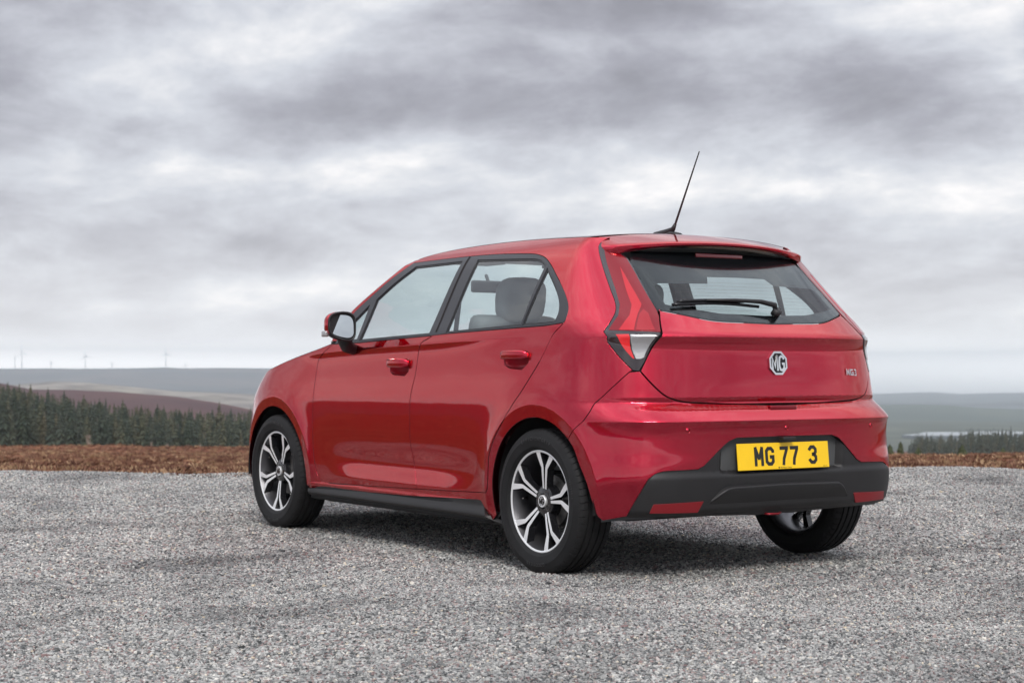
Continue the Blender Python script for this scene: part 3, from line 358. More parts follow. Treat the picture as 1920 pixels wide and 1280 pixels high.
# ------------------------------------------------------------------ panels cut from the body surface
def inside(pts, poly):
    x, y = pts[:, 0], pts[:, 1]; r = np.zeros(len(pts), bool); n = len(poly)
    for i in range(n):
        x1, y1 = poly[i]; x2, y2 = poly[(i+1) % n]
        if y1 == y2: continue
        c = ((y1 > y) != (y2 > y)) & (x < (x2-x1)*(y-y1)/(y2-y1) + x1); r ^= c
    return r
def segdist(pts, poly):
    d = np.full(len(pts), 1e9); n = len(poly)
    for i in range(n):
        a = poly[i]; b = poly[(i+1) % n]; ab = b - a; L = (ab**2).sum()
        if L < 1e-14: continue
        t_ = np.clip(((pts-a) @ ab)/L, 0, 1); d = np.minimum(d, np.hypot(*(pts - a - t_[:, None]*ab).T))
    return d
def uscale(u):
    return np.where(u < 1, 1.12, np.where(u <= 2, 2.52, 1.2))
def resample(poly, su, step, lock):
    out = []; n = len(poly)
    for i in range(n):
        a, b = poly[i], poly[(i+1) % n]
        L = math.hypot((b[0]-a[0])*su, b[1]-a[1])
        if L < 1e-5: continue
        if lock and a[0] == 0 and b[0] == 0 : k = max(1, int(L/step)+1)
        else: k = max(1, int(L/step+.5))
        for j in range(k): out.append((a[0]+(b[0]-a[0])*j/k, a[1]+(b[1]-a[1])*j/k))
    return np.array(out)
def shrink(poly, su, g, lock=True):
    """inward offset in metric space; poly any orientation"""
    Q = poly * [su, 1]; n = len(Q)
    area = .5*np.sum(Q[:, 0]*np.roll(Q[:, 1], -1) - np.roll(Q[:, 0], -1)*Q[:, 1]); sg = 1 if area > 0 else -1
    e = np.roll(Q, -1, 0) - Q; e /= np.linalg.norm(e, axis=1, keepdims=True) + 1e-12
    nn = np.stack([-e[:, 1], e[:, 0]], 1)*sg; m = nn + np.roll(nn, 1, 0); m /= np.linalg.norm(m, axis=1, keepdims=True) + 1e-9
    c = np.maximum((m*nn).sum(1), .5); R = Q + m*(g/c)[:, None]; R = R / [su, 1]
    if lock: k = poly[:, 0] <= 1e-6; R[k, 0] = 0
    return R
def surf(u, z, disp):
    if callable(disp): d = disp(u, z)
    else: d = disp
    return P(u, z) + N(u, z) * (d[..., None] if isinstance(d, np.ndarray) else d)
FEAT = []
def feat_u(x, z):
    if 0 <= x <= 2.52: return 1+x/2.52
    us_ = np.linspace(0, 1, 500) if x < 0 else np.linspace(2, 3, 500); q = P(us_, np.full_like(us_, z)); return float(np.interp(x if x < 0 else -x, q[:, 0] if x < 0 else -q[:, 0], us_))
for r_ in (.399, .404, .409, .414, .420, .428):
    for xc in (0., 2.52):
        for a in np.radians(np.arange(-16, 204, 1.6)):
            x_, z_ = xc+r_*math.cos(a), .31+r_*math.sin(a); FEAT.append((feat_u(x_, z_), z_))
for u_ in np.arange(.7, 2.2, .005):
    x_ = (u_-1)*2.52 if u_ > 1 else 0
    for o_ in (-.012, -.006, -.002, .002, .006): FEAT.append((u_, float(shoulder(x_))+o_))
for u_ in np.arange(0.006, .9, .012):
    for z_ in (.640, .648, .6525, .6555, .6585, .664, .724, .727, .730, .735, .748, .752, .756, .994, .9975, 1.000, 1.003, 1.008, 1.014): FEAT.append((u_, z_))
FEAT = np.array(FEAT)
def panel(name, poly, m, parent, mode='L', disp=0., gap=.0029, depth=.016, holes=(), rv=.0013, du=.02, dz=.008, label=None, rim=True, thin=False):
    """mode L / R: left or mirrored half, C: both halves as one mesh joined on the centre line. Returns object (or list for 'LR')."""
    poly = [tuple(p) for p in poly]; lock = mode == 'C'
    su = float(np.mean(uscale(np.array([p[0] for p in poly]))))
    loops = [shrink(resample(poly, su, .014, lock), su, gap, lock)] + [shrink(resample([tuple(q) for q in h], su, .014, False), su, -gap, False) for h in holes]
    out = loops[0]; lo = out.min(0); hi = out.max(0)
    zz = np.arange(lo[1]+dz*.6, hi[1], dz); gp = []
    for i, z_ in enumerate(zz):
        uu = np.arange(lo[0] + (du/su)*(.5 if i % 2 else 0.), hi[0], du/su)
        gp.append(np.stack([uu, np.full_like(uu, z_)], 1))
    gp = np.concatenate(gp) if gp else np.zeros((0, 2))
    if len(gp):
        k = inside(gp, out)
        for h in loops[1:]: k &= ~inside(gp, h)
        gp = gp[k]
        ft = FEAT[inside(FEAT, out)]
        for h in loops[1:]: ft = ft[~inside(ft, h)]
        if len(ft) and rim:
            cell = {(int(q[0]*su/.006), int(q[1]/.0035)) for q in ft}
            kk = np.array([not any((int(q[0]*su/.006)+a_, int(q[1]/.0035)+b_) in cell for a_ in (-1, 0, 1) for b_ in (0,)) for q in gp], bool) if len(gp) else []
            gp = np.concatenate([gp[kk], ft]) if len(gp) else ft
        Q = gp*[su, 1]
        k = np.ones(len(gp), bool)
        for h in loops: k &= segdist(Q, h*[su, 1]) > .0045
        gp = gp[k]
    allp = np.concatenate(loops + [gp]); scl = np.array([su, 1.])
    edges = []; k = 0
    for h in loops: n = len(h); edges += [(k+i, k+(i+1) % n) for i in range(n)]; k += n
    nb = k
    V2, E2, F2, ov, oe, of = delaunay_2d_cdt([Vector(p*scl) for p in allp], edges, [], 0, 1e-7)
    V2 = np.array([(v_.x/su, v_.y) for v_ in V2]); 
    F2 = np.array([f_ for f_ in F2 if len(f_) == 3])
    cen = V2[F2].mean(1); k = inside(cen, out)
    for h in loops[1:]: k &= ~inside(cen, h)
    F2 = F2[k]
    # drop slivers, keep orientation
    A = V2[F2]*scl; ar = np.cross(A[:, 1]-A[:, 0], A[:, 2]-A[:, 0]); F2 = F2[np.abs(ar) > 1e-10]; ar = ar[np.abs(ar) > 1e-10]
    F2 = np.where((ar > 0)[:, None], F2[:, ::-1], F2)
    u, z = V2[:, 0], V2[:, 1]; X = surf(u, z, disp)
    if callable(disp):
        h_ = .002; a = surf(u + h_/su, z, disp) - surf(np.maximum(u - h_/su, -1), z, disp); b = surf(u, z+h_, disp) - surf(u, z-h_, disp); NN = np.cross(b, a); NN /= np.linalg.norm(NN, axis=1, keepdims=True)+1e-12
    else: NN = N(u, z)
    VV = [X]; FF = [tuple(f_) for f_ in F2]; LN = [NN[i] for f_ in FF for i in f_]
    nv = len(X); MI = [0]*len(FF)
    if rim:
        # boundary edges of the kept triangles
        cnt = {}
        for f_ in FF:
            for i in range(3):
                e = (f_[i], f_[(i+1) % 3]); cnt[e] = 1
        bd = [e for e in cnt if (e[1], e[0]) not in cnt and not (lock and V2[e[0], 0] < 1e-6 and V2[e[1], 0] < 1e-6)]
        on = sorted({i for e in bd for i in e}); idx = {i: k for k, i in enumerate(on)}; nr = len(on)
        tn = np.zeros((nr, 3))
        for a, b in bd:
            d = X[b]-X[a]; 
            for q in (a, b): tn[idx[q]] += np.cross(d, NN[q])
        tn /= np.linalg.norm(tn, axis=1, keepdims=True)+1e-12
        if lock:
            for i in on:
                if V2[i, 0] < 1e-6: tn[idx[i], 1] = 0
        N0 = NN[on]; X0 = X[on]; r1 = X0 + tn*rv*.75 - N0*rv; r2 = X0 + tn*rv*.8 - N0*depth
        VV += [r1, r2]
        for a, b in bd:
            i, j = idx[a], idx[b]
            f_ = (b, a, nv+i, nv+j); FF.append(f_); LN += [NN[b], NN[a], tn[i]*.9+N0[i]*.2, tn[j]*.9+N0[j]*.2]
            f_ = (nv+j, nv+i, nv+nr+i, nv+nr+j); FF.append(f_); LN += [tn[j], tn[i], tn[i], tn[j]]; MI += [0, 1]
    V = np.concatenate(VV); LN = np.array(LN)
    if m is paint: m = [paint, gap_dark]
    else: MI = [0]*len(FF)
    res = []
    Vm = V*[1, -1, 1]; LNm = LN*[1, -1, 1]
    def flipped(FF, LN, off=0):
        F_, L_, k = [], [], 0
        for f_ in FF:
            n = len(f_); F_.append(tuple(i+off for i in f_[::-1])); L_ += list(LN[k:k+n][::-1]); k += n
        return F_, L_
    if mode == 'C':
        Fm, Lm = flipped(FF, LNm, len(V))
        Va = np.concatenate([V, Vm]); Fa = FF + Fm; La = list(LN) + Lm
        # weld the centre line
        cl = {tuple(np.round(p, 5)): i for i, p in enumerate(V) if abs(p[1]) < 1e-6}
        rem = {}
        for i, p in enumerate(Vm):
            if abs(p[1]) < 1e-6: rem[i+len(V)] = cl.get(tuple(np.round(p, 5)), i+len(V))
        Fa = [tuple(rem.get(i, i) for i in f_) for f_ in Fa]
        used = sorted({i for f_ in Fa for i in f_}); mp_ = {i: k for k, i in enumerate(used)}
        Va = Va[used]; Fa = [tuple(mp_[i] for i in f_) for f_ in Fa]
        o = mk(name, Va, Fa, m, parent, True, La, midx=MI+MI)
        if label: o['label'] = label
        return o
    if 'L' in mode: res.append(mk(name, V, FF, m, parent if not isinstance(parent, (list, tuple)) else parent[0], True, LN, midx=MI))
    if 'R' in mode:
        Fm, Lm = flipped(FF, LNm); res.append(mk(name, Vm, Fm, m, parent if not isinstance(parent, (list, tuple)) else parent[1], True, Lm, midx=MI))
    return res if len(mode) > 1 else res[0]
def mirror_to(o, parent, name=None):
    """mirrored copy across the car's centre line"""
    me = o.data.copy(); me.transform(Matrix.Diagonal((1, -1, 1, 1))); me.flip_normals(); me.update()
    c = bpy.data.objects.new(name or o.name.split('.')[0], me); COL.objects.link(c); c.parent = parent; return c

car = empty('car'); tag(car, 'shiny red five-door hatchback parked on grey gravel, seen from its rear left corner', 'car')
PL = POLY
# ---- doors with glass set in them, fenders, quarter panels
def cuv(u, z):   # helper: poly centroid
    return u, z
fd = panel('front_door', PL['front_door'], paint, car, 'LR', holes=[PL['bowl_f']])
rd = panel('rear_door', PL['rear_door'], paint, car, 'LR', holes=[PL['bowl_r']])
qp = panel('quarter_panel', PL['quarter'], paint, car, 'LR')
panel('front_fender', PL['fender'], paint, car, 'LR')
panel('pillar_joint', PL['pillar_joint'], mat('joint_black', (.004, .004, .004), .8), car, 'LR', disp=.0022, gap=0, rim=False) if 0 else None
panel('sill', PL['sill'], paint, car, 'LR', disp=lambda u, z: .004 - .010*sst(.0, .020, np.abs(z - (.262+.0*u))) * .6, gap=.0008)
panel('sill_trim', PL['sill_trim'], black_pl, car, 'LR', disp=lambda u, z: .020 - .050*np.clip((.215-z)/.05, 0, 1.2)**1.0 - .022*sst(.215, .262, z), gap=.0003, dz=.006)
tailgate = panel('tailgate', PL['tailgate'], paint, car, 'C', gap=.0048, depth=.03, dz=.006)
bumper = panel('rear_bumper', PL['bumper'], paint, car, 'C', gap=.0022, depth=.03, dz=.006)
def ins_disp(u, z):
    y = P(u, z)[..., 1]
    led = .010*sst(.452, .425, z)                      # ledge below the plate recess
    rec = -.036*sst(.36, .31, y)*sst(.435, .452, z)*sst(.60, .585, z+.0*y)
    return -.004 + led + rec - .03*sst(.30, .25, z)
insert = panel('bumper_insert', PL['insert'], black_pl, car, 'C', disp=ins_disp, gap=.0006, dz=.006, depth=.03)
panel('diffuser', PL['diffuser'], black_pl, insert, 'C', disp=lambda u, z: .030 - .045*sst(.39, .25, z) , gap=.0, dz=.006, depth=.04, rv=.008)
panel('reflector', PL['fog'], lens_red, insert, 'LR', disp=lambda u, z: .0085 + 0*z, gap=.0048, depth=.02)
# ---- tail lights
tl = panel('tail_light', PL['taillight'], lens_dark, car, 'LR', disp=.001, gap=.0022, depth=.03, dz=.006)
panel('red_lens', PL['tl_lens'], lens_mid, tl, 'LR', disp=.0022, gap=.0006, depth=.002, rv=.0008)
panel('inner_reflector', PL['tl_facet1'], lens_facet, tl, 'LR', disp=.0036, gap=.0006, depth=.002, rv=.0008)
panel('inner_reflector', PL['tl_facet2'], mat('tail_lens_deep', (.36, .004, .012), .2, .3, coat=.6), tl, 'LR', disp=.0036, gap=.0010, depth=.002, rv=.0008)
panel('reverse_lamp', PL['tl_white'], lens_clear, tl, 'LR', disp=.0035, gap=.0022, depth=.004, rv=.0012)
panel('brake_lamp', PL['tl_lowred'], lens_bright, tl, 'LR', disp=.0032, gap=.0008, depth=.004, rv=.001)
# ---- glass
def ring_pts(pl, g): 
    a = np.array(pl); su = float(np.mean(uscale(a[:, 0]))); return [tuple(q) for q in shrink(a, su, g, True)]
wt = panel('window_frame', PL['wtrim'], trim_mat, car, 'LR', disp=.0015, gap=.0016, holes=[ring_pts(PL[k], -.006) for k in ('g_q1', 'g_f', 'g_r', 'g_q2')], dz=.01, rv=.003)
for k in ('g_q1', 'g_f', 'g_r', 'g_q2'): panel('window_gasket', ring_pts(PL[k], -.007), gasket, wt, 'LR', disp=-.0025, gap=0, holes=[PL[k]], dz=.01, rv=.002, depth=.006)
for k in ('g_q1', 'g_f', 'g_r', 'g_q2'):
    panel('window_glass', PL[k], glass, wt, 'LR', disp=-.005, gap=-.004, rim=False, dz=.02, du=.03)
panel('pillar_joint', PL['pillar_joint'], gap_dark, wt, 'LR', disp=.0024, gap=0, rim=False, dz=.02)
rg = [tuple(p) for p in PL['rglass']]
ztop, zbot = 1.232, 1.098  # black border made deeper at the top for the spoiler's dark reflection
clear = [(0, zbot), (.20, zbot+.006), (.345, zbot+.030), (.392, 1.14), (.405, ztop-.01), (.385, ztop), (.17, ztop+.004), (.15, ztop+.035), (0, ztop+.037)]
frit = panel('window_frame', rg, black_gl, car, 'C', disp=-.001, gap=.002, dz=.01)
bpy.data.objects.remove(frit)
# rear glass: one clear sheet and a black border behind it
def rear_border():
    a = np.array(rg)
    return a
outer = rg
inner = clear
# build the border as one polygon that runs round the opening (open on the centre line)
i0 = [i for i, p in enumerate(outer) if p[0] == 0]
bot0, top0 = outer[0], outer[-1]
ringpoly = list(outer[0:1]) + list(outer[1:-1]) + [top0] + list(reversed(inner))
panel('glass_border', ringpoly, black_gl, car, 'C', disp=-.0035, gap=.0, dz=.012, rim=False)
rgl = panel('rear_window', rg, glass_r, car, 'C', disp=-.0008, gap=.0025, dz=.02, rim=False)
# heater wires
hw = []
for k in range(9):
    z_ = zbot + .02 + k*.0155
    us_ = np.linspace(0, .37, 24); p = surf(us_, np.full_like(us_, z_), -.003)
    full = np.concatenate([p[::-1]*[1, -1, 1], p[1:]])
    w_ = .0003; V = [tuple(q+np.array([0, 0, s*w_])) for q in full for s in (-1, 1)]; n = len(full)
    hw.append((V, [(2*i, 2*i+2, 2*i+3, 2*i+1) for i in range(n-1)]))
mk('heater_wires', *join(hw), mat('heater_wire', (.12, .05, .03), .6), rgl)

# ---- roof, spoiler, windscreen, bonnet
ZT = PL['ZT']
k0 = next(i for i, p in enumerate(ZT) if abs(P(*p)[0]-1.40) < .02)
edgeP = np.array([P(*p) for p in ZT])
er = edgeP[(edgeP[:, 0] > -.2) & (edgeP[:, 0] < 1.405)]
ea = edgeP[edgeP[:, 0] > 1.39]
rx = [-.17] + list(er[:, 0]); 
def roof_edge(x): return np.interp(x, er[:, 0], er[:, 1]), np.interp(x, er[:, 0], er[:, 2])
def grid(name, fn, nu, nv, m, parent, flip=False):
    uu, vv = np.meshgrid(np.linspace(0, 1, nu), np.linspace(-1, 1, nv), indexing='ij'); X = fn(uu, vv).reshape(-1, 3)
    F = [(i*nv+j, (i+1)*nv+j, (i+1)*nv+j+1, i*nv+j+1) for i in range(nu-1) for j in range(nv-1)]
    if flip: F = [f_[::-1] for f_ in F]
    return mk(name, X, F, m, parent)
def roof_fn(u, t_):
    x = -.03 + u*1.41; y, z = roof_edge(x)
    bow = .13*sst(.6, 1, u)*(1-t_**2) - .04*sst(.2, 0, u)*(1-t_**2)
    return np.stack([x + bow, y*t_, z + .036*(1 - np.abs(t_)**2.6)*(.6+.4*np.cos((u-.45)*2.2))], -1)
roof = grid('roof', roof_fn, 40, 41, paint, car)
roof_c = roof_fn(np.array([1.]), np.array([0.]))[0]
ex = np.argsort(ea[:, 0])
def scr_fn(u, t_):
    s = np.concatenate([[0], np.cumsum(np.linalg.norm(np.diff(ea, axis=0), axis=1))]); s /= s[-1]
    x = np.interp(u, s, ea[:, 0]); y = np.interp(u, s, ea[:, 1]); z = np.interp(u, s, ea[:, 2])
    return np.stack([x + (.13 + .14*u)*(1-t_**2), y*t_, z + (.036*.75*(1-u)-.01*u)*(1-np.abs(t_)**2.6)], -1)
ws = grid('windscreen', scr_fn, 24, 31, glass, car)
hl = np.array([P(*p) for p in PL['hoodline']])[::-1]     # cowl -> front
fr_ = np.array([P(u_, .775 - .035*(u_-2.3)/.7) for u_ in np.linspace(2.34, 3., 16)])
bnd = np.concatenate([hl, fr_])
sb = np.concatenate([[0], np.cumsum(np.linalg.norm(np.diff(bnd, axis=0), axis=1))]); sb /= sb[-1]
def hood_fn(u, t_):
    B = np.stack([np.interp(u, sb, bnd[:, i]) for i in range(3)], -1)
    a = np.abs(t_); xs = 2.16 + (bnd[-1, 0]-2.16)*u**1.05; zs = np.interp(u, [0, .3, .6, .85, 1], [1.005, .985, .925, .84, bnd[-1, 2]])
    k = a**1.15
    return np.stack([xs*(1-k)+B[..., 0]*k, B[..., 1]*t_, zs*(1-a**2.2)+B[..., 2]*a**2.2 + .0*u], -1)
grid('bonnet', hood_fn, 36, 31, paint, car)
# cowl between bonnet and windscreen
def cowl_fn(u, t_):
    a = scr_fn(np.full_like(u, 1.), t_); b_ = hood_fn(np.zeros_like(u), t_)
    return a*(1-u[..., None]) + b_*u[..., None] - np.array([0, 0, .012])*np.sin(u*PI)[..., None]
grid('cowl', cowl_fn, 6, 31, black_pl, car)
panel('front_bumper', PL['front_bumper'], paint, car, 'C', depth=.02)
hlp = panel('headlight', PL['headlight'], lens_clear, car, 'LR', gap=.002)
grl = [(2.66, .745), (2.66, .70), (3, .70), (3, .745)]
# black grille band over the front bumper, with a lower intake
def fl_panel(name, pl, m, d): 
    q = [(3-(p[0]-0), p[1]) for p in pl]; return q
def front_c(name, pl, m, disp, par=car):
    a = panel(name, pl, m, par, 'LR', disp=disp, depth=.02)
    return a
front_c('grille', [(2.62, .60), (3, .585), (3, .70), (2.64, .70)], black_gl, .004)
front_c('air_intake', [(2.66, .24), (3, .22), (3, .40), (2.62, .38)], black_pl, .004)
fp = mk('number_plate', *bmbox(0, 0, 0, .006, .52, .111, .002), mat('plate_white', (.75, .75, .72), .4), car); fp.location = (P(3., .50)[0]+.012, 0, .50)

# spoiler: lofted section across the car
def spoiler():
    ys = np.concatenate([[-.572, -.568], np.linspace(-.556, .556, 39), [.568, .572]]); V = []; ns = None
    for y in ys:
        a = abs(y)/.57; e = max(0, (abs(y)-.545)/.027)           # rounded ends
        tx = -.170 - .105*(1-a**2.4) + .010*sst(.9, 1., a)
        tz = 1.388 + .030*(1-a**2.0)
        sq = math.sqrt(max(0, 1-e*e))*.85+.15
        rt_ = roof_fn(np.array([0.02]), np.array([min(1, a*1.0)]))[0]
        fx, fz = rt_[0]-.001, rt_[2]+.0005
        th = .013 + .022*a**3
        mz = tz + .004
        sec = [(fx, fz), (fx*.55+tx*.45, fz*.52+(tz+.017)*.48+.006*(1-a)), (tx+.035, tz+.013), (tx+.008, tz+.0065), (tx-.0, tz), (tx+.001, tz-th*.55), (tx+.010, tz-th), (tx+.030, tz-th+.001), (tx+.075, tz-th*.4-.012), (fx-.01, fz-.045)]
        cxm = sum(p[0] for p in sec)/len(sec); czm = sum(p[1] for p in sec)/len(sec)
        if e > 0: sec = [(cxm+(p[0]-cxm)*sq, czm+(p[1]-czm)*sq) for p in sec]
        ns = len(sec); V += [(p[0], y, p[1]) for p in sec]
    F = []; m = len(ys)
    for i in range(m-1):
        for j in range(ns):
            j2 = (j+1) % ns; F.append((i*ns+j, (i+1)*ns+j, (i+1)*ns+j2, i*ns+j2))
    F.append(tuple(range(ns))); F.append(tuple((m-1)*ns+j for j in range(ns))[::-1])
    o = mk('spoiler', V, F, [paint, black_gl], car, angle=32)
    for p in o.data.polygons:
        c = p.center
        if p.normal.z < -.3 and c.x > -.245 + .1*(abs(c.y)/.57)**2.4: p.material_index = 1
    return o
sp = spoiler()
mk('brake_light', *bmbox(0, 0, 0, .012, .27, .020, .004), mat('brake_light_lens', (.13, .006, .012), .15, coat=1.), sp).location = (-.222, 0, 1.366)

# ---- shell that closes the gaps, linings, floor
shell = [(0, .30), (0, .98), (.4, .98)] + [(u_, .98) for u_ in np.linspace(.5, 1.75, 20)] + [(1.85, .90), (2., .86), (2.2, .8), (2.4, .70), (3, .68), (3, .30), (2.4, .30)]
for xc, a0, a1 in ((2.52, -12, 192), (0., -12, 192)):
    for a in np.linspace(a0, a1, 26)[::1]:
        x = xc + .375*math.cos(math.radians(a)); z_ = .31+.375*math.sin(math.radians(a))
        if 0 <= x <= 2.52: u_ = 1+x/2.52
        else:
            us_ = np.linspace(0, 1, 600) if x < 0 else np.linspace(2, 3, 600); q = P(us_, np.full_like(us_, z_)); u_ = float(us_[np.abs(q[:, 0]-x).argmin()])
        shell.append((u_, z_))
panel('inner_body', shell, inter, car, 'C', disp=-.030, gap=0, rim=False, du=.05, dz=.03)
panel('pillar_lining', PL['quarter'], lining, car, 'LR', disp=-.026, gap=-.002, rim=False, du=.04, dz=.02)
rl = grid('roof_lining', lambda u, t_: roof_fn(u, t_)*np.array([1, .97, 1])-np.array([0, 0, .022]), 16, 17, lining, car)
# underbody with a low wide slab added to block light underneath, arch liners
mk('underbody', *join([bmbox(1.30, 0, .29, 3.2, 1.16, .12, .02), bmbox(-.28, 0, .40, .40, 1.20, .16, .02), bmbox(1.27, 0, .245, 1.76, 1.60, .13, .02), bmbox(2.95, 0, .33, .5, 1.2, .2, .02)]), dark, car)
for s in (1, -1):
    for xc in (0., 2.52):
        V, F = [], []; n = 40
        prof = [(.372, .815), (.372, .60), (.10, .595)]
        for i in range(n+1):
            a = math.radians(-6 + 192*i/n)
            for r, y in prof: V.append((xc+r*math.cos(a), s*(y - (.006 if y > .7 else 0)), .31+r*math.sin(a)))
        for i in range(n):
            for j in range(2): F.append((i*3+j, i*3+j+1, i*3+j+4, i*3+j+3))
        mk('wheel_arch_liner', V, F, dark, car)
        # folded inner lip of the arch
        V, F = [], []
        for i in range(n+1):
            a = math.radians(-12 + (174 if xc == 0. else 200)*i/n)
            x = xc+.350*math.cos(a); z_ = .31+.350*math.sin(a)
            yb = float(W(x, z_))
            if x < -.05: 
                us_ = np.linspace(.3, 1, 300); q = P(us_, np.full_like(us_, z_)); yb = float(np.interp(x, q[:, 0], q[:, 1]))
            for r, y in ((.3515, yb-.003), (.350, yb-.03), (.374, yb-.034)):
                V.append((xc+r*math.cos(a), s*y, .31+r*math.sin(a)))
        for i in range(n):
            for j in range(2): F.append((i*3+j, i*3+j+1, i*3+j+4, i*3+j+3))
        mk('arch_lip', V, F, paint, car)

# ---- interior
def seat(x, y, wid, back_h, parent=car, hr=True, name='seat'):
    o = mk(name, *join([bmbox(x+.22, y, .50, .52, wid, .16, .05, 3), bmbox(0, 0, .30, .12, wid*.96, .64, .05, 3, Matrix.Translation((x, y, .52)) @ Matrix.Rotation(-.24, 4, 'Y'))]), cloth, parent)
    return o
for s in (1, -1):
    st = seat(.98, .37*s, .50, .6)
    def hrest(x, y, zc, w, h, par):
        n = 20; V, F = [], []; prof = []
        for k in range(n):
            a = 2*PI*k/n; c, s_ = math.cos(a), math.sin(a); prof.append((abs(c)**.62*math.copysign(1, c)*w/2*(1+.06*s_), abs(s_)**.6*math.copysign(1, s_)*h/2))
        for lay, (dx_, sc) in enumerate(((-.05, .80), (-.043, .95), (-.02, 1), (.02, 1), (.045, .93), (.052, .78))):
            for p in prof: V.append((x+dx_-.12*(p[1]), y+p[0]*sc, zc+p[1]*sc))
        for l in range(5):
            for k in range(n): F.append((l*n+k, l*n+(k+1) % n, (l+1)*n+(k+1) % n, (l+1)*n+k))
        F.append(tuple(range(n))[::-1]); F.append(tuple(5*n+k for k in range(n)))
        return mk('headrest', V, F, cloth, par)
    hrest(.80, .365*s, 1.195, .25, .225, st)
rs = mk('rear_seat', *join([bmbox(.28, 0, .50, .5, 1.25, .16, .05, 3), bmbox(0, 0, .26, .12, 1.25, .55, .05, 3, Matrix.Translation((.05, 0, .50)) @ Matrix.Rotation(-.3, 4, 'Y'))]), cloth, car)
for y in (.40, -.40): hrest(-.10, y, 1.045, .26, .10, rs)
mk('parcel_shelf', *bmbox(-.27, 0, .965, .36, 1.14, .02, .005), inter, car)
mk('dashboard', *join([bmbox(1.74, 0, .90, .46, 1.44, .16, .06, 3), bmbox(1.45, 0, .62, .25, .30, .42, .04), bmbox(1.56, -.37, 1.0, .14, .34, .07, .03)]), inter, car)
sw = mk('steering_wheel', *join([tube([Vector((1.36+.30*math.sin(a)*.185*1.0, -.37+.185*math.cos(a), .965+.185*math.sin(a)*.95)) for a in np.linspace(0, 2*PI, 40)], .015, 8, False), bmbox(1.37, -.37, .965, .05, .12, .10, .02), bmbox(1.37, -.37, .965, .02, .36, .03, .005)]), inter, car)
mk('rear_view_mirror', *join([bmbox(1.62, 0, 1.305, .03, .235, .065, .014, 3), tube([(1.63, 0, 1.32), (1.66, 0, 1.37)], .009, 8)]), inter, car)
# door inner handles / seat belts
for s in (1, -1):
    mk('seat_belt', *tube([(.86, .66*s, 1.30), (.86, .70*s, 1.0), (.86, .73*s, .7)], .022, 8, True, (1, .12)), inter, car)
    mk('sun_visor', *bmbox(1.30, .36*s, 1.405, .17, .38, .016, .006), lining, car)

# ---- door handles
recess_m = mat('shaded_recess_red', (.22, .001, .010), .35, .6, coat=.3)  # darkened copy of the body red: recess shade put into the colour
for side, dr_f, dr_r in ((1, fd[0], rd[0]), (-1, fd[1], rd[1])):
    md = 'L' if side > 0 else 'R'
    for kk, dr in (('f', dr_f), ('r', dr_r)):
        hp = PL['handle_'+kk]; cp = PL['cup_'+kk]
        ua = np.array(hp); uc, zc = ua.mean(0); uw = (ua[:, 0].max()-ua[:, 0].min())/2; zw = (ua[:, 1].max()-ua[:, 1].min())/2
        zt_ = ua[:, 1].max(); zb_ = ua[:, 1].min(); u0, u1 = ua[:, 0].min(), ua[:, 0].max(); zm_ = (zt_+zb_)/2; hh = (zt_-zb_)/2
        prs = []
        pts_ = []
        for k_ in range(13):
            q = k_/12; uu_ = u0+(u1-u0)*q; lift = .006+.024*math.sin(PI*min(1, max(0, q)))**.35
            p_ = surf(np.array([uu_]), np.array([zm_+.001]), lift)[0]; pts_.append(p_)
        V, F = [], []; ns = 14
        for k_, p_ in enumerate(pts_):
            sq = (1 if 0 < k_ < 12 else .55) * (1 if 1 < k_ < 11 or k_ in (0, 12) else .93)
            for a_ in range(ns):
                an = 2*PI*a_/ns; c_, s_ = math.cos(an), math.sin(an)
                yy = abs(c_)**.6*math.copysign(1, c_)*.0085*sq; zz_ = abs(s_)**.7*math.copysign(1, s_)*hh*.92*sq
                V.append((p_[0], (p_[1]+yy)*side, p_[2]+zz_+.004*(q-.5)))
        for k_ in range(12):
            for a_ in range(ns): F.append((k_*ns+a_, k_*ns+(a_+1) % ns, (k_+1)*ns+(a_+1) % ns, (k_+1)*ns+a_)[::-side])
        F.append(tuple(range(ns))[::side]); F.append(tuple(12*ns+a_ for a_ in range(ns))[::-side])
        mk('door_handle', V, F, paint, dr, angle=45)
        bo = np.array(PL['bowl_'+kk]); uc, zc = bo.mean(0); uw = (bo[:, 0].max()-bo[:, 0].min())/2; zw = (bo[:, 1].max()-bo[:, 1].min())/2
        cd_ = lambda u, z, uc=uc, zc=zc, uw=uw, zw=zw: -.030*np.sqrt(np.clip(1-np.abs((u-uc)/uw)**2.6-np.abs((z-zc)/zw)**2.6*.8, 0, 1))
        panel('handle_recess', PL['bowl_'+kk], recess_m, dr, md, disp=cd_, gap=-.0005, depth=.002, dz=.003, du=.004, rim=False)
